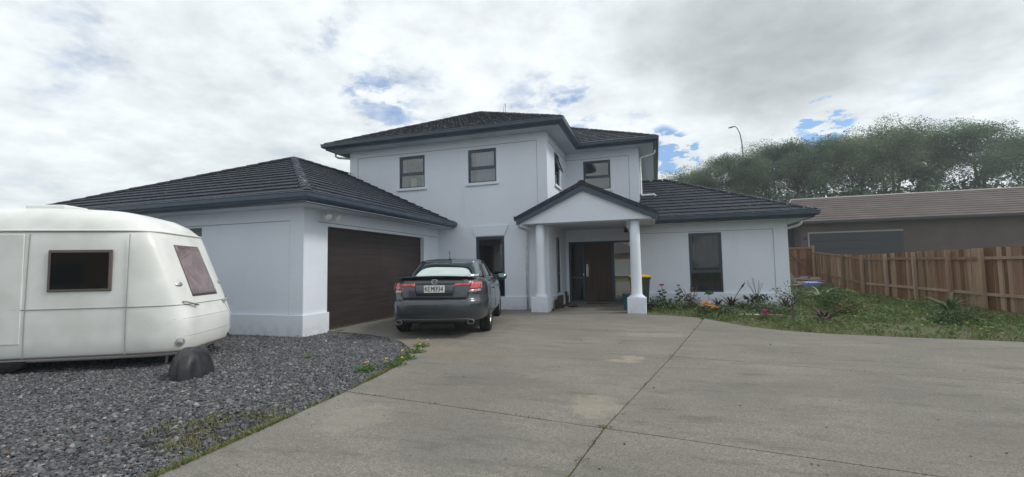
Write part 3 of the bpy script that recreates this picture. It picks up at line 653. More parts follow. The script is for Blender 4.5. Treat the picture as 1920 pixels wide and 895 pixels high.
# ------------------------------------------------------------------ tiled roofs
TW, TE, TT = .30, .343, .036
prof = [(0, .0), (.012, .007), (.07, .0085), (.13, .006), (.16, .001), (.19, .006), (.25, .0085), (.286, .007), (.296, .0)]
def tile_verts():
    vs = []
    for u_, h_ in prof: vs += [(u_, 0, .002), (u_, 0, TT + h_), (u_, TE + .012, .003 + h_ * .9)]
    fs = []
    for i in range(len(prof) - 1):
        a = 3 * i; fs += [(a, a + 3, a + 4, a + 1), (a + 1, a + 4, a + 5, a + 2)]
    return vs, fs
TV, TF = tile_verts()
tm = MB(); tm.add(TV, TF); TILE = tm.mesh('tile', 'tile'); TILE2 = tm.mesh('tile', 'tile_mossy')
def clip(poly, A_, B_):
    """keep the part of a 3D polygon (in u,v,h) left of the edge A->B in u,v"""
    res = []; ax, ay = A_; dx, dy = B_[0] - ax, B_[1] - ay
    s = lambda p: dx * (p[1] - ay) - dy * (p[0] - ax)
    for i in range(len(poly)):
        p, q_ = poly[i], poly[(i + 1) % len(poly)]; a, b_ = s(p), s(q_)
        if a >= 0: res.append(p)
        if (a >= 0) != (b_ >= 0):
            k = a / (a - b_); res.append(tuple(p[j] + (q_[j] - p[j]) * k for j in range(3)))
    return res
TILES = []
def roof_plane(roof, org, ux, vx, poly, mossy=0, rest=None):
    """org: point at u=v=0; ux along the eave, vx up the slope; poly counter-clockwise in (u,v)"""
    ux = Vector(ux).normalized(); vx = Vector(vx).normalized(); nx_ = ux.cross(vx).normalized()
    X = Matrix(((ux.x, vx.x, nx_.x, org[0]), (ux.y, vx.y, nx_.y, org[1]), (ux.z, vx.z, nx_.z, org[2]), (0, 0, 0, 1)))
    q = MB(); q.add([(a, b_, -.004) for a, b_ in poly], [tuple(range(len(poly)))], X); q.build('underlay', 'black', roof)
    us = [p[0] for p in poly]; vs_ = [p[1] for p in poly]
    edges = list(zip(poly, poly[1:] + poly[:1]))
    inside = lambda p: all((b_[0] - a[0]) * (p[1] - a[1]) - (b_[1] - a[1]) * (p[0] - a[0]) >= -1e-6 for a, b_ in edges)
    j = 0; v = min(vs_)
    while v < max(vs_) - .01:
        u0 = math.floor(min(us) / TW) * TW - (TW / 2 if j % 2 else 0)
        while u0 < max(us):
            cs = [(u0, v), (u0 + TW, v), (u0 + TW, v + TE), (u0, v + TE)]
            jit = Matrix.Translation((0, random.uniform(-.004, .004), random.uniform(0, .004))) @ Matrix.Rotation(random.uniform(-.004, .004), 4, 'Z')
            if all(inside(c_) for c_ in cs):
                W_ = X @ Matrix.Translation((u0, v, 0)) @ jit
                TILES.append(((W_.translation - CAM).length, W_, roof, mossy, rest))
            else:
                for f in TF:
                    pl = [(TV[i][0] + u0, TV[i][1] + v, TV[i][2]) for i in f]
                    for a, b_ in edges:
                        pl = clip(pl, a, b_)
                        if len(pl) < 3: break
                    if len(pl) >= 3: rest.add(pl, [tuple(range(len(pl)))], X)
            u0 += TW
        v += TE; j += 1
def caps(roof, a, b_, m_='tile', every=.34):
    """overlapping half round cap tiles along a hip or ridge, lowest first"""
    a = Vector(a); b_ = Vector(b_); d = (b_ - a); Ln = d.length; d.normalize(); side = d.cross(Vector((0, 0, 1))).normalized(); up = side.cross(d).normalized()
    k = int(Ln / every)
    q = MB(); n = 6
    for i, (y, r_) in enumerate(((0, .115), (.06, .118), (every + .03, .098))):
        q.v += [(math.cos(math.pi * j / n) * r_, y, math.sin(math.pi * j / n) * r_ * .62 - .035 + (.0 if y else 0)) for j in range(n + 1)]
    q.v += [(math.cos(math.pi * j / n) * .09, 0, math.sin(math.pi * j / n) * .045 - .035) for j in range(n + 1)]
    for i in range(2):
        for j in range(n): q.f.append((i * 7 + j, i * 7 + j + 1, (i + 1) * 7 + j + 1, (i + 1) * 7 + j))
    for j in range(n): q.f.append((21 + j, 21 + j + 1, j + 1, j))
    q.m = [0] * len(q.f); q.sm = [False] * len(q.f)
    me = q.mesh('cap_tile', m_)
    for i in range(k):
        p = a + d * (i * Ln / k)
        X = Matrix(((side.x, d.x, up.x, p.x), (side.y, d.y, up.y, p.y), (side.z, d.z, up.z, p.z), (0, 0, 0, 1))) @ Matrix.Rotation(random.uniform(-.03, .03), 4, 'Y') @ Matrix.Rotation(random.uniform(-.012, .012), 4, 'Z') @ Matrix.Translation((0, 0, random.uniform(0, .008)))
        o = link('cap_tile', me); o.parent = roof; o.matrix_parent_inverse = wm(roof).inverted(); o.matrix_basis = X
def roof_root(loc):
    q = MB(); q.box((loc[0] - .05, loc[1] - .05, loc[2] - .1), (loc[0] + .05, loc[1] + .05, loc[2])); return q.build('roof', 'black', house), MB()
# garage roof
gr, g_rest = roof_root((-10.95, 11.6, 4.85))
e0x, e0y, ez = XG + OV + .03, YG - .62, 2.945
ax_, ay_, az_ = -10.95, 11.45, 4.965
xl_ = -16.9
sl = lambda run, rise: math.hypot(run, rise)
Lf = sl(ay_ - e0y, az_ - ez)
roof_plane(gr, (xl_, e0y, ez), (1, 0, 0), (0, ay_ - e0y, az_ - ez), [(0, 0), (e0x - xl_, 0), (ax_ - xl_, Lf)], 0, g_rest)
Lr = sl(e0x - ax_, az_ - ez)
roof_plane(gr, (e0x, e0y, ez), (0, 1, 0), (ax_ - e0x, 0, az_ - ez), [(0, 0), (YM - e0y, 0), (YM - e0y, Lr), (ay_ - e0y, Lr)], 0, g_rest)
Ll = sl(ax_ - xl_, az_ - ez)
roof_plane(gr, (xl_, 20, ez), (0, -1, 0), (ax_ - xl_, 0, az_ - ez), [(20 - 16, 0), (20 - e0y, 0), (20 - ay_, Ll), (20 - 16, Ll)], 0, g_rest)
caps(gr, (e0x - .03, e0y + .03, ez + .03), (ax_, ay_, az_ + .05), 'tile_mossy'); caps(gr, (xl_, e0y, ez + .03), (ax_, ay_, az_ + .05)); caps(gr, (ax_, YM, az_ + .05), (ax_, ay_, az_ + .05), 'tile')
# main roof, an L of two hips
mr, m_rest = roof_root((-7.14, 18.2, 8.0))
x0, y0, z0 = XL - .66, YM - .64, 6.005; x1 = XR + .63; y1 = YR - .64; x2 = XE + .66
hh = (x1 - x0) / 2; az = z0 + .482 * hh; axx = (x0 + x1) / 2; ay = y0 + hh; Ls = sl(hh, az - z0); yr_ = y1 + hh
roof_plane(mr, (x0, y0, z0), (1, 0, 0), (0, hh, az - z0), [(0, 0), (x1 - x0, 0), (hh, Ls)], 1, m_rest)
roof_plane(mr, (x1, y0, z0), (0, 1, 0), (-hh, 0, az - z0), [(0, 0), (y1 - y0, 0), (yr_ - y0, Ls), (hh, Ls)], 1, m_rest)
roof_plane(mr, (x1, y1, z0), (1, 0, 0), (0, hh, az - z0), [(0, 0), (x2 - x1, 0), (x2 - x1 - hh, Ls), (-hh, Ls)], 1, m_rest)
yb = y1 + 2 * hh
roof_plane(mr, (x2, y1, z0), (0, 1, 0), (-hh, 0, az - z0), [(0, 0), (yb - y1, 0), (hh, Ls)], 1, m_rest)
roof_plane(mr, (x0, yb, z0), (0, -1, 0), (hh, 0, az - z0), [(0, 0), (yb - y0, 0), (yb - ay, Ls), (hh, Ls)], 1, m_rest)
caps(mr, (x0, y0, z0 + .04), (axx, ay, az + .05), 'tile_mossy'); caps(mr, (x1, y0, z0 + .04), (axx, ay, az + .05), 'tile_mossy'); caps(mr, (axx, yr_, az + .05), (axx, ay, az + .05), 'tile_mossy')
caps(mr, (x2, y1, z0 + .04), (x2 - hh, yr_, az + .05), 'tile_mossy'); caps(mr, (x2 - hh, yr_, az + .05), (axx, yr_, az + .05), 'tile_mossy')
# wing roof
wr_, w_rest = roof_root((.5, 20, 4.7))
hx = 4.16; wx1 = XW + .65; wy = YW - .62; wz = 2.945; wa = wz + .468 * hx; Lw = sl(hx, wa - wz)
roof_plane(wr_, (XE, wy, wz), (1, 0, 0), (0, hx, wa - wz), [(0, 0), (wx1 - XE, 0), (wx1 - hx - XE, Lw), (0, Lw)], 0, w_rest)
roof_plane(wr_, (wx1, wy, wz), (0, 1, 0), (-hx, 0, wa - wz), [(0, 0), (2 * hx, 0), (hx, Lw)], 0, w_rest)
caps(wr_, (wx1, wy, wz + .03), (wx1 - hx, wy + hx, wa + .05), 'tile_mossy'); caps(wr_, (XE, wy + hx, wa + .05), (wx1 - hx, wy + hx, wa + .05), 'tile')
# porch roof
pr_, p_rest = roof_root((GX, 15.3, 3.7))
pe = 2.06; pz = GA - .05 - TR * pe; Lp = sl(pe, GA - .05 - pz)
roof_plane(pr_, (GX + pe, 13.2, pz), (0, 1, 0), (-pe, 0, GA - .05 - pz), [(0, 0), (2.5, 0), (4.22, Lp), (0, Lp)], 0, p_rest)
roof_plane(pr_, (GX - pe, YM, pz), (0, -1, 0), (pe, 0, GA - .05 - pz), [(0, 0), (YM - 13.2, 0), (YM - 13.2, Lp), (-3.25, Lp), (-3.25, Lp * .4)][:2] + [(YM - 13.2, Lp), (0, Lp)], 0, p_rest)
roof_plane(pr_, (XR, YR, GA - .05 - TR * (GX - XR)), (0, -1, 0), (pe, 0, GA - .05 - pz), [(0, 0), (YR - YM, 0), (YR - YM, (GX - XR) / pe * Lp), (0, (GX - XR) / pe * Lp)], 0, p_rest)
caps(pr_, (GX, 13.2, GA - .02), (GX, YR, GA - .02), 'tile')
TILES.sort(key=lambda t_: t_[0])
for d_, W_, roof, mossy, rest in TILES[:300]:
    o = link('tile', TILE2 if mossy else TILE); o.parent = roof; o.matrix_parent_inverse = wm(roof).inverted(); o.matrix_basis = W_
for d_, W_, roof, mossy, rest in TILES[300:]: rest.add(TV, TF, W_)
for rf, rest, mm in ((gr, g_rest, 'tile'), (mr, m_rest, 'tile_mossy'), (wr_, w_rest, 'tile'), (pr_, p_rest, 'tile')):
    if rest.v: tag(rest.build('tiles', mm, rf), kind='stuff')

# ------------------------------------------------------------------ lofted vehicle shells
class Loft:
    """horizontal rings of superellipse plan; each ring: (z, half width, y rear, y front, power)"""
    def __init__(s, rings, fz=None): s.r = rings; s.fz = fz or (lambda y, z: z)
    def par(s, z):
        r = s.r
        if z <= r[0][0]: return r[0][1:]
        for a, b_ in zip(r, r[1:]):
            if z <= b_[0]:
                k = (z - a[0]) / (b_[0] - a[0]); return [a[i] + (b_[i] - a[i]) * k for i in range(1, 5)]
        return r[-1][1:]
    def S(s, th, z):
        w_, yr, yf, n = s.par(z); c, q = math.cos(th), math.sin(th); l = (yf - yr) / 2
        x = w_ * math.copysign(abs(c) ** (2 / n), c); y = (yf + yr) / 2 + l * math.copysign(abs(q) ** (2 / n), q)
        return Vector((x, y, s.fz(y, z)))
    def rear(s, u, z): c = math.copysign(min(1, abs(u)) ** (s.par(z)[3] / 2), u); return math.atan2(-math.sqrt(max(0, 1 - c * c)), c)
    def front(s, u, z): return -s.rear(u, z)
    def side(s, v, z, sg=1): q = math.copysign(min(1, abs(v)) ** (s.par(z)[3] / 2), v); return math.atan2(q, sg * math.sqrt(max(0, 1 - q * q)))
    def Np(s, th, z):
        e = .01; a = s.S(th + e, z) - s.S(th - e, z); b_ = s.S(th, z + e) - s.S(th, z - e); return a.cross(b_).normalized()
    def shell(s, mb, N=72):
        rows = [[s.S(2 * math.pi * (j + .5) / N, r[0]) for j in range(N)] for r in s.r]
        vs = [p for r in rows for p in r]; k = len(rows)
        fs = [(i * N + j, i * N + (j + 1) % N, (i + 1) * N + (j + 1) % N, (i + 1) * N + j) for i in range(k - 1) for j in range(N)]
        fs += [tuple(range(N - 1, -1, -1)), tuple(range((k - 1) * N, k * N))]
        mb.smooth = True; mb.add(vs, fs); mb.smooth = False
    def patch(s, name, m_, parent, corners, d=.005, th=.006, nu=10, nv=6, power=None):
        """corners: [(th, z) bottom-left, bottom-right, top-right, top-left] in surface parameters"""
        (a0, z0), (a1, z1), (a2, z2), (a3, z3) = corners; q = MB(); q.smooth = True; vs = []
        for j in range(nv + 1):
            k = j / nv
            for i in range(nu + 1):
                h = i / nu; A0 = a0 + (a3 - a0) * k; A1 = a1 + (a2 - a1) * k; Z0 = z0 + (z3 - z0) * k; Z1 = z1 + (z2 - z1) * k
                t_ = A0 + (A1 - A0) * h; z_ = Z0 + (Z1 - Z0) * h; vs.append(s.S(t_, z_) + s.Np(t_, z_) * d)
        q.add(vs, [(j * (nu + 1) + i, j * (nu + 1) + i + 1, (j + 1) * (nu + 1) + i + 1, (j + 1) * (nu + 1) + i) for j in range(nv) for i in range(nu)])
        o = q.build(name, m_, parent); sm = o.modifiers.new('thick', 'SOLIDIFY'); sm.thickness = th; sm.offset = -1
        return o
def put(o_list, root): pass
def text(name, body, size, m_, parent, X, bold=0, ext=.002, sx=1, sp=1):
    c = bpy.data.curves.new(name, 'FONT'); c.body = body; c.size = size; c.extrude = ext; c.offset = bold; c.space_character = sp; c.align_x = 'CENTER'; c.align_y = 'CENTER'
    tmp = bpy.data.objects.new(name, c); COL.objects.link(tmp); dg = bpy.context.evaluated_depsgraph_get()
    me = bpy.data.meshes.new_from_object(tmp.evaluated_get(dg)); bpy.data.objects.remove(tmp); bpy.data.curves.remove(c)
    me.transform(X @ Matrix.Diagonal((sx, 1, 1, 1))); me.materials.clear(); me.materials.append(MATS[m_])
    return link(name, me, parent)

# ------------------------------------------------------------------ the parked saloon
def make_car():
    # built at the origin facing +Y, rear bumper at y=0; then moved as one
    car = empty('car', (0, 0, 0), 'dark grey four door saloon parked nose in beside the garage door', 'car')
    ss = lambda a, b_, v: (lambda t_: t_ * t_ * (3 - 2 * t_))(max(0, min(1, (v - a) / (b_ - a))))
    def fz(y, z):
        k = max(0, z - .45); return z - ss(3.2, 4.9, y) * k * .42 - ss(.7, 1.5, y) * (1 - ss(3.2, 3.9, y)) * max(0, z - .8) * .28
    LN = 4.93
    B = Loft([(.285, .76, .17, LN - .28, 5), (.295, .84, .10, LN - .14, 5), (.31, .885, .05, LN - .06, 5), (.34, .905, .02, LN - .02, 5), (.365, .912, .035, LN - .02, 5), (.40, .918, .012, LN, 5), (.50, .924, .0, LN, 5), (.60, .925, .0, LN - .01, 5),
              (.660, .922, .008, LN - .03, 5), (.685, .916, .035, LN - .05, 5), (.70, .912, .055, LN - .06, 5), (.78, .912, .06, LN - .08, 5), (.88, .908, .068, LN - .14, 5), (.96, .895, .085, LN - .22, 5), (1.02, .868, .11, LN - .30, 5), (1.055, .835, .135, LN - .38, 5),
              (1.075, .79, .17, LN - .46, 5), (1.088, .70, .26, LN - .6, 5), (1.098, .45, .5, LN - 1.0, 4), (1.10, .15, .9, LN - 1.6, 3)], fz)
    q = MB(); B.shell(q); tmp = q.build('tmp', ['car_paint', 'car_trim'])
    ct = MB(); ct.mi = 0
    for y in (1.08, 3.86):
        for s_ in (-1, 1): ct.tube([(s_ * .62, y, .33), (s_ * 1.1, y, .33)], .372, 40)
    cut = ct.build('cut', 'car_trim')
    md = tmp.modifiers.new('b', 'BOOLEAN'); md.operation = 'DIFFERENCE'; md.object = cut; md.solver = 'EXACT'; md.material_mode = 'TRANSFER'
    dg = bpy.context.evaluated_depsgraph_get(); me = bpy.data.meshes.new_from_object(tmp.evaluated_get(dg)); me.name = 'body'
    bpy.data.objects.remove(tmp); bpy.data.objects.remove(cut)
    body = link('body', me, car)
    G = Loft([(1.00, .82, .56, 4.02, 4.5), (1.06, .805, .66, 3.92, 4.5), (1.15, .765, .85, 3.62, 4.2), (1.26, .71, 1.10, 3.28, 4), (1.36, .665, 1.36, 2.98, 3.8), (1.42, .63, 1.56, 2.78, 3.6), (1.45, .57, 1.72, 2.64, 3.4), (1.47, .43, 1.92, 2.5, 3), (1.478, .2, 2.1, 2.35, 2.5)])
    q = MB(); G.shell(q); q.build('cabin', 'car_paint', car)
    r_, f_ = lambda u_, z: (G.rear(u_, z), z), lambda u_, z: (G.front(u_, z), z)
    G.patch('rear_window_frame', 'car_trim', car, [r_(-.955, 1.085), r_(.955, 1.085), r_(.95, 1.425), r_(-.95, 1.425)], d=.003, th=.003, nu=22, nv=8)
    rw = G.patch('rear_window', 'car_rear_glass', car, [r_(-.925, 1.095), r_(.925, 1.095), r_(.91, 1.40), r_(-.91, 1.40)], d=.008, th=.004, nu=22, nv=8)
    G.patch('sunshade_band', 'car_glass', rw, [r_(-.91, 1.385), r_(.91, 1.385), r_(.91, 1.415), r_(-.91, 1.415)], d=.013, th=.003, nu=22, nv=2)
    G.patch('windscreen', 'car_glass', car, [f_(.86, 1.06), f_(-.86, 1.06), f_(-.84, 1.40), f_(.84, 1.40)], d=.006, th=.004, nu=18, nv=6)
    for sg in (1, -1):
        sd_ = lambda v, z: (G.side(v, z, sg), z)
        for (v0, v1, t0, t1) in ((-.80, -.64, -.80, -.66), (-.62, -.02, -.64, -.03), (.02, .70, .03, .60)):
            cs = [sd_(v0, 1.07), sd_(v1, 1.07), sd_(t1, 1.39), sd_(t0, 1.39)]
            if sg < 0:
                fix = lambda a: a if a > 0 else a + 2 * math.pi
                cs = [(fix(cs[i][0]), cs[i][1]) for i in (1, 0, 3, 2)]
            G.patch('side_window', 'car_glass', car, cs, d=.006, th=.004)
        hb = MB(); 
        for (v0, v1) in ((-.42, -.34), (.17, .25)):
            p0 = B.S(B.side(v0, .86, sg), .86); p1 = B.S(B.side(v1, .86, sg), .86)
            h_ = MB(); h_.tube([p0, p0 + Vector((sg * .03, .02, 0)), p1 + Vector((sg * .03, -.02, 0)), p1], .014, 8); h_.build('door_handle', 'car_paint', car)
        for v in (-.62, -.19, .40):
            ln = MB(); pts = [B.S(B.side(v + .02 * math.sin(z * 3), z, sg), z) + Vector((sg * .001, 0, 0)) for z in (.28, .4, .5, .6, .7, .8, .9, .98)]
            if v == -.62: pts = pts[4:]
            ln.tube(pts, .004, 4); ln.build('door_gap', 'car_trim', body)
        # mirror
        mr0 = Vector((sg * .86, 3.30, 1.02)); mm = MB(); mm.smooth = True
        mm.lathe([(.0, -.12), (.055, -.11), (.078, -.06), (.08, 0), (.078, .06), (.055, .11), (.0, .12)], 14, Matrix.Translation(mr0 + Vector((sg * .13, .02, .02))) @ Matrix.Rotation(R(90), 4, 'Y') @ Matrix.Diagonal((1, .7, 1, 1)), cap=False)
        mm.tube([mr0 + Vector((-sg * .05, 0, -.03)), mr0 + Vector((sg * .05, .01, -.01))], .022, 8)
        mo = mm.build('wing_mirror', 'car_paint', car)
        gm = MB(); gm.lathe([(.0, 0), (.066, 0), (.066, .004), (0, .004)], 20, Matrix.Translation(mr0 + Vector((sg * .13, -.035, .02))) @ Matrix.Rotation(R(90), 4, 'X') @ Matrix.Diagonal((1.45, 1, 1, 1))); gm.build('mirror_glass', 'mirror_glass', mo)
    # boot lid with spoiler lip
    br = lambda u_, z: (B.rear(u_, z), z)
    lid = B.patch('boot_lid', 'car_paint', car, [br(-.60, .705), br(.60, .705), br(.73, 1.07), br(-.73, 1.07)], d=.007, th=.007, nu=24, nv=10)
    B.patch('lid_gap', 'black', lid, [br(-.61, .690), br(.61, .690), br(.608, .706), br(-.608, .706)], d=.002, th=.002, nu=20, nv=1)
    for s_ in (-1, 1):
        B.patch('lid_gap', 'black', lid, [br(s_ * .608, .70), br(s_ * .620, .70), br(s_ * .750, 1.05), br(s_ * .736, 1.05)], d=.002, th=.002, nu=2, nv=10)
    sp = MB(); sp.smooth = True; n = 24; vs = []
    for i in range(n + 1):
        u_ = -1 + 2 * i / n; x = u_ * .70; k = 1 - abs(u_) ** 4; y = B.S(B.rear(u_ * .80, 1.03), 1.03).y
        up = 1.093 + .028 * (1 - u_ * u_)
        for dy, z in ((.16, up - .012), (.05, up), (-.020 * k - .01, up + .004 * k), (-.022 * k - .01, up - .010), (.045, 1.080), (.16, 1.078)): vs.append((x, y + dy, z))
    sp.add(vs, [(i * 6 + j, i * 6 + (j + 1) % 6, (i + 1) * 6 + (j + 1) % 6, (i + 1) * 6 + j) for i in range(n) for j in range(6)] + [tuple(range(6))[::-1], tuple(n * 6 + j for j in range(6))])
    sp.build('spoiler', 'car_paint', lid)
    B.patch('plate_recess', 'car_trim', lid, [br(-.34, .765), br(.34, .765), br(.41, .985), br(-.41, .985)], d=.009, th=.002, nu=12, nv=4)
    B.patch('recess_panel', 'car_paint', lid, [br(-.33, .775), br(.33, .775), br(.395, .962), br(-.395, .962)], d=.011, th=.001, nu=12, nv=4)
    pl = MB(); pl.box((-.182, .046, .822), (.182, .052, .950)); plate = pl.build('number_plate', 'plate_white', car, bevel=.003)
    Xp = Matrix.Translation((0, .0445, .886)) @ Matrix.Rotation(R(90), 4, 'X')
    GL = {'K': [[(0, 0), (0, 1)], [(0, .42), (.92, 1)], [(.3, .58), (.95, 0)]], 'E': [[(.95, 1), (0, 1), (0, 0), (.95, 0)], [(0, .5), (.8, .5)]], 'M': [[(0, 0), (0, 1), (.5, .45), (1, 1), (1, 0)]],
          '8': [[(.15, .5), (0, .65), (0, .88), (.2, 1), (.8, 1), (1, .88), (1, .65), (.85, .5), (.15, .5), (0, .36), (0, .12), (.2, 0), (.8, 0), (1, .12), (1, .36), (.85, .5)]],
          '9': [[(.05, .08), (.2, 0), (.75, 0), (1, .2), (1, .85), (.8, 1), (.2, 1), (0, .85), (0, .6), (.2, .45), (1, .45)]], '4': [[(.78, 0), (.78, 1), (0, .3), (1, .3)]]}
    q = MB(); cw, chh, st = .036, .078, .0058
    for i, ch in enumerate('KEM894'):
        ox = -.158 + i * .0545
        for pl_ in GL[ch]:
            for (ax1, az1), (bx1, bz1) in zip(pl_, pl_[1:]):
                a1 = Vector((ox + ax1 * cw, az1 * chh)); b1 = Vector((ox + bx1 * cw, bz1 * chh)); d1 = (b1 - a1).normalized(); n1v = Vector((-d1.y, d1.x)) * st; a1 -= d1 * st * .8; b1 += d1 * st * .8
                q.add([(p.x, .0452, .848 + p.y) for p in (a1 - n1v, b1 - n1v, b1 + n1v, a1 + n1v)] + [(p.x, .0462, .848 + p.y) for p in (a1 - n1v, b1 - n1v, b1 + n1v, a1 + n1v)], [(0, 1, 2, 3), (0, 4, 5, 1), (1, 5, 6, 2), (2, 6, 7, 3), (3, 7, 4, 0)])
    q.build('plate_lettering', 'plate_ink', plate)
    for s_ in (-1, 1):
        B.patch('boot_reflector', 'lamp_red', lid, [br(s_ * .665 if s_ < 0 else .38, .935), br(-.38 if s_ < 0 else .665, .935), br(-.40 if s_ < 0 else .69, .982), br(-.69 if s_ < 0 else .40, .982)], d=.012, th=.004, nu=8, nv=3)
        # corner lamps wrap on to the flanks
        a_in_b, a_in_t = B.rear(s_ * .655, .84), B.rear(s_ * .715, 1.0)
        sv_ = lambda v, z: (B.side(v, z, s_) if s_ > 0 else B.side(v, z, s_) - (2 * math.pi if B.side(v, z, s_) > 0 else 0))
        ob, ot = sv_(-.875, .84), sv_(-.86, 1.0)
        cs = [(a_in_b, .868), (ob, .878), (ot, 1.0), (a_in_t, .995)]
        cw = [(B.rear(s_ * .65, .82), .82), (sv_(-.885, .83), .83), (ob, .872), (a_in_b, .862)]
        if s_ < 0: cs = [cs[i] for i in (1, 0, 3, 2)]; cw = [cw[i] for i in (1, 0, 3, 2)]
        tl = B.patch('tail_lamp', 'lamp_red', car, cs, d=.012, th=.010, nu=12, nv=5)
        B.patch('indicator_lens', 'lamp_clear', tl, cw, d=.011, th=.009, nu=12, nv=3)
        B.patch('lamp_bezel', 'lamp_clear', tl, [cs[0 if s_ < 0 else 1], (cs[0 if s_ < 0 else 1][0] + .02 * 1, cs[0][1]), (cs[3 if s_ < 0 else 2][0] + .02, cs[2][1]), cs[3 if s_ < 0 else 2]], d=.014, th=.003, nu=2, nv=4)
        # bumper flank reflector and exhaust tips
        e = MB(); e.smooth = True
        Xe = Matrix.Translation((s_ * .63, .06, .295)) @ Matrix.Rotation(R(-90), 4, 'X') @ Matrix.Diagonal((1.05, .78, 1, 1))
        e.lathe([(.056, 0), (.053, -.003), (.050, 0), (.048, .10)], 24, Xe, cap=False); e.lathe([(.056, 0), (.056, .12)], 24, Xe, cap=False); ex_ = e.build('exhaust_tip', 'alloy', car)
        e = MB(); e.lathe([(0, .03), (.050, .03)], 24, Xe, cap=False); e.build('exhaust_bore', 'black', ex_)
        B.patch('bumper_crease', 'car_lower', body, [(B.rear(s_ * .86, .44), .44), (B.rear(s_ * .97, .44), .452)] + [(B.rear(s_ * .97, .48), .462), (B.rear(s_ * .80, .48), .45)] if s_ > 0 else [(B.rear(-.97, .44), .452), (B.rear(-.86, .44), .44), (B.rear(-.80, .48), .45), (B.rear(-.97, .48), .462)], d=.003, th=.002, nu=6, nv=2)
    B.patch('bumper_valance', 'car_lower', car, [br(-.80, .30), br(.80, .30), br(.62, .36), br(-.62, .36)], d=.006, th=.004, nu=20, nv=3)
    B.patch('diffuser', 'black', car, [br(-.52, .288), br(.52, .288), br(.50, .32), br(-.50, .32)], d=.012, th=.004, nu=14, nv=2)
    # emblem: a chrome H inside a rounded ring
    yb_ = .088; em = MB()
    ring = [(.050 * math.copysign(abs(math.cos(a)) ** .6, math.cos(a)) * (1 + .10 * math.sin(a)), yb_ - .012, 1.012 + .040 * math.copysign(abs(math.sin(a)) ** .6, math.sin(a))) for a in [2 * math.pi * i / 20 for i in range(21)]]
    em.tube(ring, .005, 6, cap=False)
    for s_ in (-1, 1): em.add([(s_ * .018, yb_ - .012, .982), (s_ * .032, yb_ - .012, .982), (s_ * .040, yb_ - .012, 1.044), (s_ * .022, yb_ - .012, 1.044), (s_ * .018, yb_, .982), (s_ * .032, yb_, .982), (s_ * .040, yb_, 1.044), (s_ * .022, yb_, 1.044)], [(0, 1, 2, 3), (7, 6, 5, 4), (0, 4, 5, 1), (1, 5, 6, 2), (2, 6, 7, 3), (3, 7, 4, 0)])
    em.box((-.022, yb_ - .012, 1.004), (.022, yb_, 1.018)); em.build('emblem', 'chrome', lid)
    text('engine_badge', 'V6', .07, 'chrome', lid, Matrix.Translation((.55, .085, 1.026)) @ Matrix.Rotation(R(90), 4, 'X'), bold=.001)
    a_ = MB(); a_.lathe([(.03, 0), (.022, .012), (.009, .02)], 12, Matrix.Translation((0, 1.70, 1.455))); a_.tube([(0, 1.70, 1.47), (0, 1.64, 1.62)], .005, 6); a_.tube([(0, 1.655, 1.58), (0, 1.64, 1.62)], .009, 6); a_.build('roof_aerial', 'black', car)
    ub = MB(); ub.box((-.70, .30, .24), (.70, 4.6, .30)); ub.tube([(-.62, 1.08, .30), (.62, 1.08, .30)], .05, 10); ub.tube([(-.3, .3, .21), (.3, .35, .21)], .09, 12); ub.build('underbody', 'black', car)
    # wheels
    RW = .333
    ty = MB(); ty.lathe([(.225, -.095), (.30, -.108), (RW - .018, -.098), (RW, -.07), (RW, -.02), (RW - .006, -.018), (RW - .006, -.012), (RW, -.010), (RW, .010), (RW - .006, .012), (RW - .006, .018), (RW, .02), (RW, .07), (RW - .018, .098), (.30, .108), (.225, .095)], 44, cap=False)
    tyre = ty.mesh('tyre', 'rubber')
    rm = MB(); rm.lathe([(.228, -.09), (.228, .09), (.215, .092), (.205, .06), (.20, -.06)], 44, cap=False); rm.lathe([(0, .035), (.05, .04), (.055, .065), (.0, .072)], 20, cap=False); rm.lathe([(0, -.02), (.15, -.02), (.15, -.01), (0, -.01)], 24, cap=False)
    for k in range(5):
        for da in (-.10, .10):
            a = 2 * math.pi * k / 5 + da; X = Matrix.Rotation(a, 4, 'Z'); rm.add([(.03, -.018, .03), (.215, -.014, .06), (.215, .014, .06), (.03, .018, .03), (.03, -.022, .062), (.215, -.010, .086), (.215, .010, .086), (.03, .022, .062)], [(4, 5, 6, 7), (0, 3, 2, 1), (0, 1, 5, 4), (2, 3, 7, 6), (1, 2, 6, 5)], X)
    rim = rm.mesh('rim', 'alloy')
    for y in (1.08, 3.86):
        for s_ in (-1, 1):
            wl = empty('wheel', (s_ * .80, y, RW)); attach(wl, car); wl.matrix_basis = Matrix.Translation((s_ * .80, y, RW)) @ Matrix.Rotation(R(90) * s_, 4, 'Y')
            for nm, me in (('tyre', tyre), ('rim', rim)):
                o = link(nm, me); o.parent = wl
    return car
car = make_car()
CR = Vector((-4.145, 7.93, 0)); car.location = CR; car.rotation_euler = (0, 0, R(15.5)); car.scale = (1.125, 1.085, 1.09)

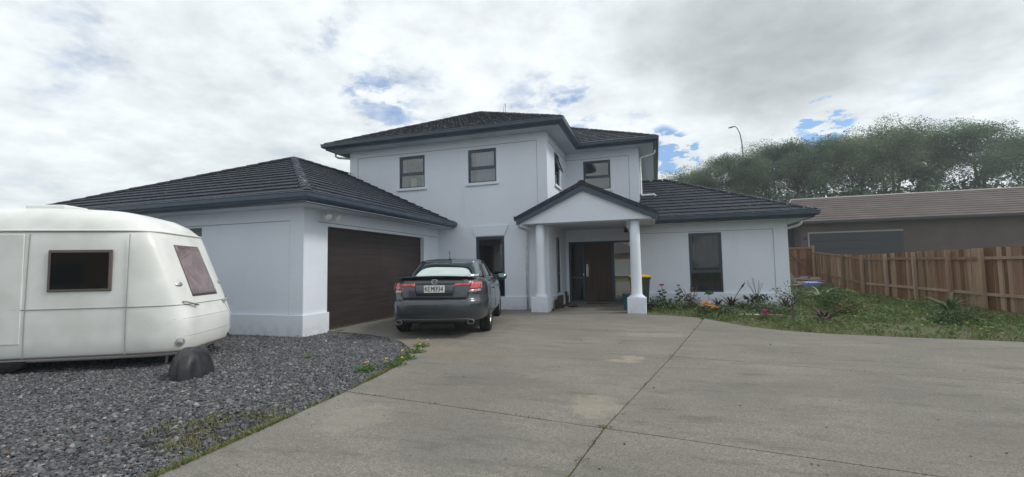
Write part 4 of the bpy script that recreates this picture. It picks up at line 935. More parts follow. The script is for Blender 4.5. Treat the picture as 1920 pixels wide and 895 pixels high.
# ------------------------------------------------------------------ the caravan
def make_caravan():
    cv = empty('caravan', (0, 0, 0), 'white touring caravan with a sloping end beside the garage wall', 'caravan')
    B = Loft([(.30, .84, -4.3, -.12, 8), (.34, .90, -4.38, -.05, 8), (.42, .94, -4.4, -.01, 8), (.60, .95, -4.4, 0, 8), (.80, .95, -4.4, .0, 8), (.84, .95, -4.4, -.012, 8), (1.0, .948, -4.4, -.075, 8), (1.4, .94, -4.35, -.245, 8), (1.8, .93, -4.3, -.42, 8), (2.02, .92, -4.25, -.515, 8),
              (2.06, .91, -4.2, -.54, 7), (2.2, .87, -4.1, -.66, 6), (2.32, .80, -3.9, -.84, 5), (2.42, .66, -3.6, -1.15, 4), (2.47, .4, -3.2, -1.6, 3.5), (2.49, .1, -2.6, -2.2, 3)], lambda y, z: float(np.interp(z, (.30, .84, 2.03, 2.6), (.13, .68, 2.0, 2.5))))
    q = MB(); B.shell(q, 96); q.build('body', 'caravan_white', cv)
    # awning rail that divides roof from wall
    q = MB(); pts = [B.S(2 * math.pi * (j + .5) / 96, 2.03) for j in range(97)]; pts = [p + B.Np(2 * math.pi * (j + .5) / 96, 1.95) * .008 for j, p in enumerate(pts)]
    q.tube(pts, .014, 6, cap=False); q.build('awning_rail', 'lamp_white', cv)
    q = MB(); q.tube([p + Vector((0, 0, -.02)) for p in pts], .005, 4, cap=False); q.build('rail_shadow_gap', 'caravan_seam', cv)
    f = lambda u_, z: (B.front(u_, z), z)
    for (a, b_) in ((-.40, .46),):
        wn = B.patch('end_window', 'caravan_rubber', cv, [f(b_, 1.12), f(a, 1.12), f(a * .93, 1.86), f(b_ * .93, 1.86)], d=.010, th=.010, nu=14, nv=8)
        rr = .02
        B.patch('net_curtain', 'net_curtain', wn, [f(b_ - rr, 1.15), f(a + rr, 1.15), f(a * .93 + rr, 1.835), f(b_ * .93 - rr, 1.835)], d=.014, th=.002, nu=14, nv=8)
        B.patch('window_pane', 'glass_clear', wn, [f(b_ - rr, 1.15), f(a + rr, 1.15), f(a * .93 + rr, 1.835), f(b_ * .93 - rr, 1.835)], d=.022, th=.003, nu=14, nv=8)
    for (z, m_) in ((.835, 'caravan_seam'), (.575, 'caravan_seam')):
        q = MB(); q.tube([B.S(B.front(u_, z), z) + Vector((0, .001, 0)) for u_ in [-.985 + 1.97 * i / 24 for i in range(25)]], .003, 4); q.build('panel_seam', m_, cv)
    q = MB(); pts = [B.S(B.front(u_, z), z) + Vector((0, .002, 0)) for u_, z in ((-.50, 1.02), (-.56, .98), (-.62, .9), (-.645, .8), (-.655, .6), (-.655, .36))]; q.tube(pts, .004, 4); q.build('locker_seam', 'caravan_seam', cv)
    for s_ in (-1, 1):
        p0, p1 = B.S(B.front(s_ * .50, 1.0), 1.0), B.S(B.front(s_ * .76, 1.06), 1.06)
        q = MB(); q.tube([p0, p0 + Vector((0, .055, 0)), p1 + Vector((0, .055, .0)), p1], .013, 8); q.build('grab_handle', 'caravan_seam', cv)
        z = 1.30; p = B.S(B.front(s_ * .70, z), z); q = MB(); q.lathe([(.0, .02), (.035, .018), (.05, 0)], 16, Matrix.Translation(p) @ B.Np(B.front(s_ * .70, z), z).to_track_quat('Z', 'Y').to_matrix().to_4x4() @ Matrix.Diagonal((1.5, .8, 1, 1)), cap=False); q.build('marker_lamp', 'lamp_clear', cv)
        z = .50; p = B.S(B.front(s_ * .86, z), z); Xl = Matrix.Translation(p) @ B.Np(B.front(s_ * .86, z), z).to_track_quat('Z', 'Y').to_matrix().to_4x4()
        q = MB(); q.lathe([(.062, 0), (.058, .02), (.045, .022)], 20, Xl, cap=False); rl = q.build('round_lamp', 'caravan_seam', cv); q = MB(); q.lathe([(.045, .016), (0, .028)], 20, Xl, cap=False); q.build('lamp_lens', 'lamp_clear', rl)
    z = .42; p = B.S(B.front(-.62, z), z); q = MB(); q.box((p.x - .03, p.y, p.z - .025), (p.x + .03, p.y + .012, p.z + .025)); q.build('socket', 'black', cv)
    for x_ in (.952,):
        for y_ in (-.75, -2.0, -2.72, -3.95):
            q = MB(); q.tube([(x_, y_, .20), (x_ + .004, y_, .7), (x_ - .008, y_, 1.4), (x_ - .025, y_, 1.95)], .006, 5); q.build('panel_strip', 'caravan_seam', cv)
    q = MB(); q.tube([B.S(2 * math.pi * (j + .5) / 96, .37) + B.Np(2 * math.pi * (j + .5) / 96, .45) * .004 for j in range(97)], .014, 6, cap=False); q.build('skirt_trim', 'caravan_rubber', cv)
    q = MB(); q.tube([B.S(2 * math.pi * (j + .5) / 96, 1.02) + B.Np(2 * math.pi * (j + .5) / 96, 1.0) * .003 for j in range(97)], .007, 5, cap=False); q.build('waist_trim', 'caravan_seam', cv)
    q = MB(); q.box((-.25, -2.6, 2.36), (.25, -2.05, 2.47)); q.build('roof_vent', 'lamp_white', cv, bevel=.03)
    # underframe, axle, wheels, jockey leg
    q = MB(); q.box((-.5, -4.0, .08), (-.42, -.2, .15)); q.box((.42, -4.0, .08), (.5, -.2, .15)); q.box((-.8, -2.35, .08), (.8, -2.2, .14)); q.build('chassis', 'black', cv)
    for s_ in (-1, 1):
        q = MB(); q.lathe([(.0, -.07), (.17, -.08), (.29, -.075), (.30, -.05), (.30, .05), (.29, .075), (.17, .08), (0, .05)], 28, Matrix.Translation((s_ * .80, -2.27, .30)) @ Matrix.Rotation(R(90), 4, 'Y'), cap=False); q.build('wheel', 'rubber', cv)
        for y in (-.35, -4.0):
            q = MB(); q.tube([(s_ * .6, y, .30), (s_ * .68, y, -.0)], .02, 8); q.box((s_ * .68 - .06, y - .06, -.035), (s_ * .68 + .06, y + .06, -.01)); q.build('corner_steady', 'galvanised', cv)
    sw = [(y, z) for y, z in ((-3.4, 1.1), (-2.1, 1.1))]
    for (y0_, y1_) in ((-3.9, -3.0), (-1.75, -.95)):
        q = MB(); q.box((.935, y0_, 1.12), (.962, y1_, 1.72)); wn = q.build('side_window', 'caravan_rubber', cv, bevel=.01); q = MB(); q.box((.9625, y0_ + .04, 1.16), (.966, y1_ - .04, 1.68)); q.build('window_pane', 'glass_dark', wn)
    q = MB(); q.box((.94, -2.65, .40), (.957, -2.05, 1.95)); dr = q.build('door', 'caravan_white', cv, bevel=.01); q = MB(); q.tube([(.957, -2.58, 1.1), (.99, -2.58, 1.1), (.99, -2.5, 1.1), (.957, -2.5, 1.1)], .01, 6); q.build('handle', 'chrome', dr)
    return cv
cv = make_caravan(); cv.location = (-7.13, 5.75, 0); cv.rotation_euler = (0, 0, R(-62))

# black draped sheet in front of the caravan
q = MB(); q.smooth = True; n, k = 40, 12; vs = []
rnd = random.Random(5); n, k = 64, 18
for i in range(k + 1):
    for j in range(n):
        a = 2 * math.pi * j / n; f = i / k
        rad = (math.sin(f * 1.5) ** .75) * (1 + .08 * math.sin(3 * a + 1) + .05 * math.sin(7 * a) * f + .035 * math.sin(13 * a + 2) * f)
        fold = .06 * (.4 - abs(math.sin(2.5 * a + 1.6 * math.sin(a + 2 * f))) ** .8) * f ** .7 + .02 * f * (.5 - abs(math.sin(3 * a + f * 7)))
        vs.append(((.74 * rad + fold) * math.cos(a), (.52 * rad + fold) * math.sin(a), .47 * (1 - f ** 2.3) + fold * .8 * (1 - f) - .03))
q.add(vs, [(i * n + j, i * n + (j + 1) % n, (i + 1) * n + (j + 1) % n, (i + 1) * n + j)[::-1] for i in range(k) for j in range(n)])
o = q.build('black_cover', 'black_sheet'); o.location = (-6.06, 4.58, 0); o.rotation_euler = (0, 0, R(-55)); o.scale = (.52, .44, .80); tag(o, 'black plastic sheet draped over a low heap on the gravel by the caravan', 'cover')

# ------------------------------------------------------------------ things about the porch
def wheelie_bin():
    r0 = empty('wheelie_bin', (-.50, 14.55, .012), 'dark green wheelie bin with a yellow lid behind the right porch column', 'bin', rz=R(8))
    def part(name, m_, mb, par=r0, bev=.01):
        o = mb.build(name, m_, None, bevel=bev); o.parent = par; return o
    q = MB(); w0, d0, w1_, d1_ = .22, .24, .275, .33
    zs = [(.10, w0, d0), (.5, .245, .285), (.93, w1_, d1_), (.935, w1_ + .03, d1_ + .03), (.985, w1_ + .03, d1_ + .03)]
    vs = [(sx * a, sy * b_, z) for z, a, b_ in zs for sx, sy in ((-1, -1), (1, -1), (1, 1), (-1, 1))]
    q.add(vs, [(i * 4 + j, i * 4 + (j + 1) % 4, (i + 1) * 4 + (j + 1) % 4, (i + 1) * 4 + j) for i in range(4) for j in range(4)] + [(3, 2, 1, 0), (16, 17, 18, 19)]); bb = part('body', 'bin_green', q, bev=.018)
    q = MB(); zs = [(.99, w1_ + .045, d1_ + .05), (1.02, w1_ + .045, d1_ + .05), (1.05, w1_ - .02, d1_ - .03), (1.075, w1_ - .10, d1_ - .12)]
    vs = [(sx * a, sy * b_ - .01, z) for z, a, b_ in zs for sx, sy in ((-1, -1), (1, -1), (1, 1), (-1, 1))]
    q.add(vs, [(i * 4 + j, i * 4 + (j + 1) % 4, (i + 1) * 4 + (j + 1) % 4, (i + 1) * 4 + j) for i in range(3) for j in range(4)] + [(3, 2, 1, 0), (12, 13, 14, 15)]); part('lid', 'bin_yellow', q, bev=.012)
    q = MB(); q.tube([(-.25, .40, .98), (.25, .40, .98)], .016, 10); q.box((-.25, .33, .965), (-.21, .40, .995)); q.box((.21, .33, .965), (.25, .40, .995)); part('handle', 'bin_green', q, bev=0)
    for s_ in (-1, 1):
        q = MB(); q.lathe([(0, -.025), (.09, -.025), (.10, -.018), (.10, .018), (.09, .025), (0, .025)], 22, Matrix.Translation((s_ * .24, .24, .10)) @ Matrix.Rotation(R(90), 4, 'Y'), cap=False); part('wheel', 'rubber', q, bev=0)
wheelie_bin()
def pot(name, loc, r0_, r1_, h, m_, label, cat='pot'):
    q = MB(); q.lathe([(r0_, 0), ((r0_ + r1_) / 2 * 1.04, h * .5), (r1_, h * .92), (r1_ + .02, h * .93), (r1_ + .02, h), (r1_ - .012, h), (r1_ - .02, h * .85), (0, h * .84)], 26, cap=False)
    q.lathe([(0, .001), (r0_, .0)], 26, cap=False); o = q.build(name, m_); o.location = loc; tag(o, label, cat); return o
pot('plant_pot', (-.88, 14.30, .012), .10, .13, .50, 'teal', 'tall teal glazed pot standing empty behind the right porch column')
pot('bucket', (-.20, 14.22, -.02), .10, .13, .24, 'black', 'black bucket beside the green bin at the edge of the flower bed', 'bucket')
# left of the porch: boots, logs, shoes, trowel
mat('boot_rubber', (.016, .017, .018), .45); mat('boot_sole', (.045, .035, .028), .8); mat('log_bark', (.05, .036, .026), .95, col2=(.025, .019, .014), scale=25, bump=(50, .8)); mat('log_end', (.12, .085, .055), .9, col2=(.08, .06, .04), scale=40)
mat('yellow_plastic', (.62, .40, .03), .45); mat('shoe_cloth', (.04, .04, .045), .8)
def boot(x, y, rz, label, h=.36):
    root = empty('rubber_boot', (x, y, .012), label, 'boot', 'boots and shoes by the porch wall', rz=rz)
    q = MB(); q.smooth = True
    sk = [((0, 0, .02), .055, .05), ((0, .0, .08), .052, .052), ((0, -.005, .14), .05, .05), ((0, -.005, .24), .062, .06), ((0, 0, h), .068, .066)]
    n = 14; vs = [(c_[0] + a * math.cos(t_), c_[1] + b_ * math.sin(t_), c_[2]) for c_, a, b_ in sk for t_ in [2 * math.pi * j / n for j in range(n)]]
    q.add(vs, [(i * n + j, i * n + (j + 1) % n, (i + 1) * n + (j + 1) % n, (i + 1) * n + j) for i in range(len(sk) - 1) for j in range(n)])
    ft = [((0, .02, .06), .052, .048), ((0, -.08, .055), .05, .04), ((0, -.16, .045), .052, .032), ((0, -.215, .035), .03, .018)]
    vs = [(c_[0] + a * math.cos(t_), c_[1], c_[2] + b_ * math.sin(t_)) for c_, a, b_ in ft for t_ in [2 * math.pi * j / n for j in range(n)]]
    q.add(vs, [(i * n + j, i * n + (j + 1) % n, (i + 1) * n + (j + 1) % n, (i + 1) * n + j) for i in range(3) for j in range(n)] + [tuple(range(3 * n, 4 * n))])
    o = q.build('upper', 'boot_rubber'); o.parent = root
    q = MB(); q.prism([(-.05, .05), (-.052, -.06), (-.056, -.15), (-.03, -.225), (.03, -.225), (.056, -.15), (.052, -.06), (.05, .05)], 0, .022); o = q.build('sole', 'boot_sole'); o.parent = root
boot(-3.06, 15.02, R(38), 'black rubber boot leaning beside the brown logs at the porch wall', .40)
boot(-2.96, 15.45, R(60), 'black rubber boot farther in, beside the dark plank by the porch wall')
def shoe(x, y, rz, label):
    root = empty('shoe', (x, y, .012), label, 'shoe', 'boots and shoes by the porch wall', rz=rz)
    q = MB(); q.smooth = True; n = 14
    ft = [((0, .12, .05), .03, .035), ((0, .10, .065), .042, .05), ((0, .04, .07), .045, .05), ((0, -.04, .052), .045, .04), ((0, -.12, .04), .05, .028), ((0, -.165, .03), .03, .015)]
    vs = [(c_[0] + a * math.cos(t_), c_[1], max(.015, c_[2] + b_ * math.sin(t_))) for c_, a, b_ in ft for t_ in [2 * math.pi * j / n for j in range(n)]]
    q.add(vs, [(i * n + j, i * n + (j + 1) % n, (i + 1) * n + (j + 1) % n, (i + 1) * n + j) for i in range(5) for j in range(n)] + [tuple(range(n)), tuple(range(5 * n, 6 * n))]); o = q.build('upper', 'shoe_cloth'); o.parent = root
    q = MB(); q.prism([(-.038, .135), (-.042, .0), (-.052, -.12), (-.025, -.175), (.025, -.175), (.052, -.12), (.042, .0), (.038, .135)], 0, .02); o = q.build('sole', 'boot_sole'); o.parent = root
shoe(-2.78, 14.85, R(-70), 'dark shoe lying nearest the doorway, toe towards the mat')
shoe(-2.66, 15.10, R(-110), 'dark shoe behind the other, in the shade of the porch wall')
def log(x, y, z, rz, ln, r_, tilt, label):
    q = MB(); q.tube([(0, 0, 0), (0, 0, ln * .5), (.006, .004, ln)], [r_, r_ * 1.04, r_ * .95], 11, cap=False); q.mi = 1
    for z_, fl in ((0, 1), (ln, 0)): q.add([(r_ * .97 * math.cos(2 * math.pi * j / 11), r_ * .97 * math.sin(2 * math.pi * j / 11), z_) for j in range(11)], [tuple(range(11))[::-1] if fl else tuple(range(11))])
    o = q.build('log', ['log_bark', 'log_end']); o.location = (x, y, z); o.rotation_euler = (tilt, 0, rz); tag(o, label, 'log', 'firewood logs by the porch wall')
log(-3.10, 14.42, .012, R(20), .30, .075, R(3), 'short brown log standing nearest the left porch column')
log(-3.03, 14.68, .012, R(50), .40, .085, R(-5), 'taller brown log standing between the short log and the boots')
q = MB(); q.box((-.045, -.03, 0), (.045, .03, .52)); o = q.build('dark_plank', 'log_bark', bevel=.004); o.location = (-2.90, 15.25, .014); o.rotation_euler = (R(-4), R(-6), R(15)); tag(o, 'dark upright plank end propped behind the boots at the porch wall', 'plank')
q = MB(); q.lathe([(.018, 0), (.024, .05), (.018, .11), (.022, .13)], 12, Matrix.Rotation(R(90), 4, 'X')); q.add([(-.03, -.14, 0), (.03, -.14, 0), (.035, -.22, .0), (0, -.28, .0), (-.035, -.22, .0), (0, -.2, -.014)], [(0, 5, 4), (0, 1, 5), (1, 2, 5), (2, 3, 5), (3, 4, 5), (0, 4, 3, 2, 1)]); o = q.build('trowel', 'yellow_plastic'); o.location = (-2.90, 14.62, .04); o.rotation_euler = (0, 0, R(70)); tag(o, 'yellow hand trowel lying on the porch floor beside the logs', 'trowel')
mat('coir', (.085, .055, .035), .95, col2=(.05, .035, .025), scale=60, bump=(200, .8))
q = MB(); q.box((-2.45, 16.45, .013), (-1.65, 16.92, .032)); o = q.build('doormat', 'coir', bevel=.004); tag(o, 'brown coir doormat in front of the timber front door', 'doormat')
# paper note inside the upper left window
q = MB(); q.box((-8.36, YM + .135, 4.335), (-8.14, YM + .138, 4.66)); o = q.build('paper_note', 'paper'); tag(o, 'pale yellow sheet of paper stuck in the lower pane of the upper left window', 'paper')

# ------------------------------------------------------------------ right: gate, fence, neighbour
def Hz(x, y): return float(H(x, y))
gate = empty('gate', (7.3, 27.0, Hz(7.3, 27)), 'brown timber side gate with a diagonal brace at the end of the side yard', 'gate')
gz0 = .60
def gpart(name, a, b_, m_='fence_timber', par=gate, X=None):
    q = MB(); q.box(a, b_, X); return q.build(name, m_, par)
nb = 8; gx0, gx1 = 6.66, 7.74
for i in range(nb):
    w_ = (gx1 - gx0) / nb; gpart('board', (gx0 + i * w_ + .004, 27.0, gz0 + .02), (gx0 + (i + 1) * w_ - .004, 27.02, 2.13))
gpart('top_rail', (gx0 - .02, 26.94, 2.09), (gx1, 27.0, 2.19), 'fence_pale'); gpart('rail', (gx0, 26.95, 1.50), (gx1, 26.999, 1.58)); gpart('rail', (gx0, 26.95, gz0 + .03), (gx1, 26.999, gz0 + .11))
br = Vector((gx0 + .03, 26.96, 1.98)); bl = Vector((gx1 - .08, 26.96, gz0 + .2)); d = (bl - br)
q = MB(); q.box((0, -.022, -.04), (d.length, .022, .04), Matrix.Translation(br) @ Matrix.Rotation(math.atan2(-d.z, d.x), 4, 'Y')); q.build('brace', 'fence_timber', gate)
gpart('post', (gx0 - .14, 26.93, .3), (gx0 - .02, 27.05, 2.2)); gpart('post', (gx1 + .01, 26.93, .3), (gx1 + .12, 27.05, 2.26), 'fence_pale')
gpart('kickboard', (gx0 - .1, 26.90, .42), (gx1 + .1, 26.94, .60), 'junk_timber')
side = empty('fence', (7.9, 26.9, Hz(7.9, 26.9)), 'brown paling fence running from the side gate along the right boundary', 'fence')
FP = [(7.86, 26.9, 1.80, .50), (8.15, 22.0, 1.66, .10), (8.75, 16, 1.70, .02), (9.6, 9, 1.70, 0), (10.4, 3, 1.70, 0)]
pal = MB(); pal.box((0, 0, 0), (.138, .018, 1)); PME = pal.mesh('paling', 'fence_timber'); PM2 = pal.mesh('paling', 'fence_pale')
cnt = 0
for (xa_, ya_, ta, ba), (xb_, yb_, tb, bb_) in zip(FP, FP[1:]):
    d = Vector((xb_ - xa_, yb_ - ya_, 0)); Ln = d.length; d.normalize(); k = int(Ln / .145)
    for i in range(k):
        f = i / k; z0_ = ba + (bb_ - ba) * f; z1_ = ta + (tb - ta) * f + random.uniform(-.012, .012)
        o = link('paling', PM2 if random.random() < .35 else PME); o.parent = side; o.matrix_parent_inverse = wm(side).inverted()
        o.matrix_basis = Matrix.Translation((xa_ + d.x * f * Ln, ya_ + d.y * f * Ln, z0_ - .05)) @ Matrix.Rotation(math.atan2(d.y, d.x) + random.uniform(-.02, .02), 4, 'Z') @ Matrix.Translation((0, -.018 if i % 2 else 0, 0)) @ Matrix.Diagonal((1.0, 1, z1_ - z0_ + .05, 1)); cnt += 1
    for zz in (.35, 1.35):
        q = MB(); X = Matrix(((d.x, -d.y, 0, xa_), (d.y, d.x, 0, ya_), (0, 0, 1, 0), (0, 0, 0, 1)))
        n_ = d.cross(Vector((0, 0, 1)))
        q.add([X @ Vector((0, -.065, ba + zz)), X @ Vector((Ln, -.065, bb_ + zz)), X @ Vector((Ln, -.02, bb_ + zz)), X @ Vector((0, -.02, ba + zz)), X @ Vector((0, -.065, ba + zz + .08)), X @ Vector((Ln, -.065, bb_ + zz + .08)), X @ Vector((Ln, -.02, bb_ + zz + .08)), X @ Vector((0, -.02, ba + zz + .08))],
              [(0, 3, 2, 1), (4, 5, 6, 7), (0, 1, 5, 4), (1, 2, 6, 5), (2, 3, 7, 6), (3, 0, 4, 7)]); q.build('rail', 'fence_pale', side)
    for i in range(int(Ln / 1.6) + 1):
        f = i * 1.6 / Ln; x, y = xa_ + d.x * i * 1.6, ya_ + d.y * i * 1.6; z0_ = ba + (bb_ - ba) * f; z1_ = ta + (tb - ta) * f
        q = MB(); q.box((0, -.15, z0_ - .1), (.10, -.066, z1_ - .02), Matrix.Translation((x, y, 0)) @ Matrix.Rotation(math.atan2(d.y, d.x), 4, 'Z')); q.build('post', 'fence_pale', side)

m, t, b, P = base('weatherboard', .8, .2)
c = mixc(t, maprange(t, nz(t, P, .7, 5, .6), .35, .65), (.125, .10, .095), (.10, .082, .08)); t.links.new(c, b.inputs['Base Color'])
mat('neighbour_dark', (.028, .034, .045), .6); mat('neighbour_trim', (.30, .28, .27), .7)
nh = empty('neighbour_house', (13, 35, Hz(13, 35)), 'taupe weatherboard house with a dark garage door behind the side fence', 'house')
def npt(name, a, b_, m_='weatherboard'):
    q = MB(); q.box(a, b_); return q.build(name, m_, nh)
wl_ = npt('wall', (8.93, 33.0, .6), (21, 42, 4.1)); npt('recess_wall', (7.0, 34.5, .6), (8.92, 41, 4.0), 'neighbour_dark')
bd = MB(); bd.add([(0, -.02, 0), (1, -.02, 0), (1, -.004, .18), (0, -.004, .18), (0, 0, 0), (1, 0, 0)], [(0, 1, 2, 3), (4, 5, 1, 0)]); BME = bd.mesh('weatherboard', 'weatherboard')
for i in range(18):
    z = .85 + i * .18
    for (a, b_) in (((8.93, 9.30), (14.3, 21)) if z < 3.18 else ((8.93, 21),)):
        o = link('weatherboard', BME); o.parent = wl_; o.matrix_parent_inverse = wm(wl_).inverted(); o.matrix_basis = Matrix.Translation((a, 32.998, z)) @ Matrix.Diagonal((b_ - a, 1, 1, 1))
gdn = npt('garage_door', (9.38, 32.96, .7), (14.2, 32.99, 3.2), 'neighbour_dark')
for i in range(5):
    q = MB(); q.box((9.40, 32.93, .75 + i * .49), (14.18, 32.958, .75 + i * .49 + .47)); q.build('door_panel', 'neighbour_dark', gdn)
npt('door_trim', (9.29, 32.93, .7), (9.375, 32.995, 3.3), 'neighbour_trim'); npt('door_trim', (9.376, 32.93, 3.21), (14.3, 32.994, 3.30), 'neighbour_trim')
q = MB(); q.lathe([(.05, 0), (.05, .16)], 10, Matrix.Translation((9.13, 32.92, 2.85))); q.build('wall_light', 'black', nh)
q = MB(); q.box((8.2, 33.0, 5.6), (8.25, 33.05, 5.65)); nr = q.build('roof', 'weatherboard', nh)
# coursed hip roof
ez_, rz_ = 3.95, 5.72; ey, ry = 32.5, 35.6
q = MB(); hipx = 9.15; ex0_ = 7.6
nC = 11
for j in range(nC):
    f0, f1 = j / nC, (j + 1) / nC
    y0_, y1_ = ey + (ry - ey) * f0, ey + (ry - ey) * f1; z0_, z1_ = ez_ + (rz_ - ez_) * f0, ez_ + (rz_ - ez_) * f1
    xa0, xa1 = ex0_ + (hipx - ex0_) * f0, ex0_ + (hipx - ex0_) * f1
    s_ = MB(); s_.add([(xa0, y0_, z0_ + .035), (22, y0_, z0_ + .035), (22, y1_, z1_), (xa1, y1_, z1_), (xa0, y0_, z0_), (22, y0_, z0_), (xa0 - .0, y0_ + 2 * (ry - y0_) , z0_ + .035), (xa1, y1_ + 2 * (ry - y1_), z1_)], [(0, 1, 2, 3), (4, 5, 1, 0), (6, 0, 3, 7)])
    s_.build('roof_course', 'weatherboard', nr)
q.tube([(ex0_, ey, ez_ + .05), (hipx, ry, rz_ + .03), (22, ry, rz_ + .03)], .07, 6); q.build('ridge_cap', 'neighbour_trim', nr)
npt('gutter', (7.55, 32.38, 3.82), (22, 32.5, 3.95), 'neighbour_dark')

# street lamp on the bank road
LX, LY = 10.24, 58.0
sl_ = empty('street_lamp', (LX, LY, Hz(LX, LY)), 'tall grey curved street lamp rising above the trees', 'street lamp')
q = MB(); q.tube([(LX, LY, Hz(LX, LY) - .2), (LX, LY, 10), (LX, LY, 14.2), (LX - .06, LY, 15.7), (LX - .21, LY, 16.75), (LX - .49, LY, 17.45), (LX - .72, LY, 17.7)], [.11, .095, .075, .065, .055, .05, .045], 8); q.build('pole', 'lamp_post', sl_)
q = MB(); q.smooth = True; q.lathe([(0, -.42), (.08, -.38), (.14, -.2), (.15, 0), (.10, .25), (.04, .36), (0, .38)], 12, Matrix.Translation((LX - 1.03, LY, 17.62)) @ Matrix.Rotation(R(80), 4, 'Y') @ Matrix.Diagonal((.55, 1, 1, 1)), cap=False); q.build('lamp_head', 'lamp_post', sl_)

# clutter by the gate: timber, blue tub, leaning wire panel
mat('lilac_tub', (.24, .27, .62), .5); mat('rubble', (.30, .25, .22), .9, col2=(.16, .14, .13), scale=9)
for i, (x, y, rz, ln, lab) in enumerate(((6.75, 24.6, 12, 1.3, 'pale plank lying nearest the blue tub, tilted over the rubble'), (7.15, 25.2, -14, 1.2, 'weathered plank lying farther back towards the gate post'), (6.95, 24.1, -30, .9, 'short plank lying across the rubble in front of the blue tub'))):
    q = MB(); q.box((-ln / 2, -.07, 0), (ln / 2, .07, .045)); o = q.build('plank', 'junk_timber', bevel=.004); o.location = (x, y, Hz(x, y) + .05 + .05 * i); o.rotation_euler = (R(4), R(5 * (1 if i % 2 else -1)), R(rz)); tag(o, lab, 'plank', 'planks heaped by the side gate')
q = MB(); zs = [(0, .24, .16), (.26, .30, .21), (.27, .32, .23), (.29, .32, .23)]
vs = [(sx * a, sy * b_, z) for z, a, b_ in zs for sx, sy in ((-1, -1), (1, -1), (1, 1), (-1, 1))]
q.add(vs, [(i * 4 + j, i * 4 + (j + 1) % 4, (i + 1) * 4 + (j + 1) % 4, (i + 1) * 4 + j) for i in range(3) for j in range(4)] + [(3, 2, 1, 0), (12, 13, 14, 15)])
o = q.build('tub', 'lilac_tub', bevel=.02); o.location = (6.72, 23.7, Hz(6.72, 23.7) + .05); o.rotation_euler = (R(8), 0, R(10)); tag(o, 'lilac blue plastic tub lying upside down among the rubble', 'tub')
for i, (x, y, s_) in enumerate(((6.5, 24.9, .18), (6.9, 25.4, .22), (7.3, 24.7, .2), (7.45, 25.6, .25), (6.65, 25.8, .16), (7.1, 26.1, .2))):
    q = MB(); rr_ = random.Random(i); n = 7
    vs = [(s_ * (1 + rr_.uniform(-.25, .25)) * math.cos(a) * k_, s_ * .8 * (1 + rr_.uniform(-.2, .2)) * math.sin(a) * k_, z) for z, k_ in ((0, 1), (s_ * .5, 1.05), (s_ * .85, .6)) for a in [2 * math.pi * j / n for j in range(n)]]
    q.add(vs, [(i_ * n + j, i_ * n + (j + 1) % n, (i_ + 1) * n + (j + 1) % n, (i_ + 1) * n + j) for i_ in range(2) for j in range(n)] + [tuple(range(2 * n, 3 * n))])
    o = q.build('rock', 'rubble'); o.location = (x, y, Hz(x, y) - .03); tag(o, ('small rock at the left of the rubble, just behind the blue tub', 'pinkish rock in the middle of the rubble behind the planks', 'rock at the right of the rubble, nearest the fence palings', 'largest rock, far right of the rubble near the gate post', 'smallest rock, at the back left of the rubble by the gate', 'rock farthest back, against the kickboard under the gate')[i], 'rock', 'rocks heaped by the side gate')
wp = empty('wire_panel', (6.2, 25.0, Hz(6.2, 25)), 'rusty wire mesh panel leaning at the back corner of the right wing', 'mesh panel')
for i in range(9):
    q = MB(); x = 6.10 + i * .045; q.tube([(x, 25, .3), (x + .02, 25.15, 1.25 - .09 * i)], .007, 4); q.build('wire', 'galvanised', wp)
for i in range(9):
    q = MB(); z = .35 + i * .09; q.tube([(6.09, 25 + (z - .3) * .16, z), (6.48 - (.045 * (i - 1) if i > 1 else 0), 25 + (z - .3) * .16, z)], .006, 4); q.build('wire', 'galvanised', wp)
# white pipe lying in the flower bed
q = MB(); q.tube([(1.95, 12.98, .06), (2.45, 12.83, .07)], .016, 8); o = q.build('pipe', 'white_pvc'); tag(o, 'white plastic pipe lying in the weeds of the flower bed', 'pipe')
q = MB(); q.tube([(2.62, 12.86, .07), (3.05, 12.75, .06)], .02, 8); o = q.build('stick', 'junk_timber'); tag(o, 'pale stick lying to the right of the magenta flowers', 'stick')

# the house across the street, seen only in the panes
oh = empty('opposite_house', (-6, -24, 0), 'tan brick house across the street mirrored in the entrance sidelight', 'house')
mat('tan_brick', (.36, .22, .13), .85, col2=(.28, .17, .1), scale=14); mat('opp_roof', (.06, .05, .05), .8); mat('opp_white', (.6, .6, .58), .7)
q = MB(); q.box((-14, -30, -.1), (-1.5, -22, 2.9)); q.build('wall', 'tan_brick', oh); q = MB(); q.add([(-14.6, -30.6, 2.9), (-.9, -30.6, 2.9), (-.9, -21.4, 2.9), (-14.6, -21.4, 2.9), (-10, -26, 4.9), (-5.5, -26, 4.9)], [(3, 2, 1, 0), (2, 3, 4, 5), (0, 1, 5, 4), (1, 2, 5), (3, 0, 4)]); q.build('roof', 'opp_roof', oh)
q = MB(); q.box((-5.2, -21.99, .0), (-2.4, -21.95, 2.2)); q.build('garage_door', 'opp_white', oh)
q = MB(); q.box((-12.5, -21.99, .8), (-10.2, -21.95, 2.0)); q.build('window', 'neighbour_dark', oh)

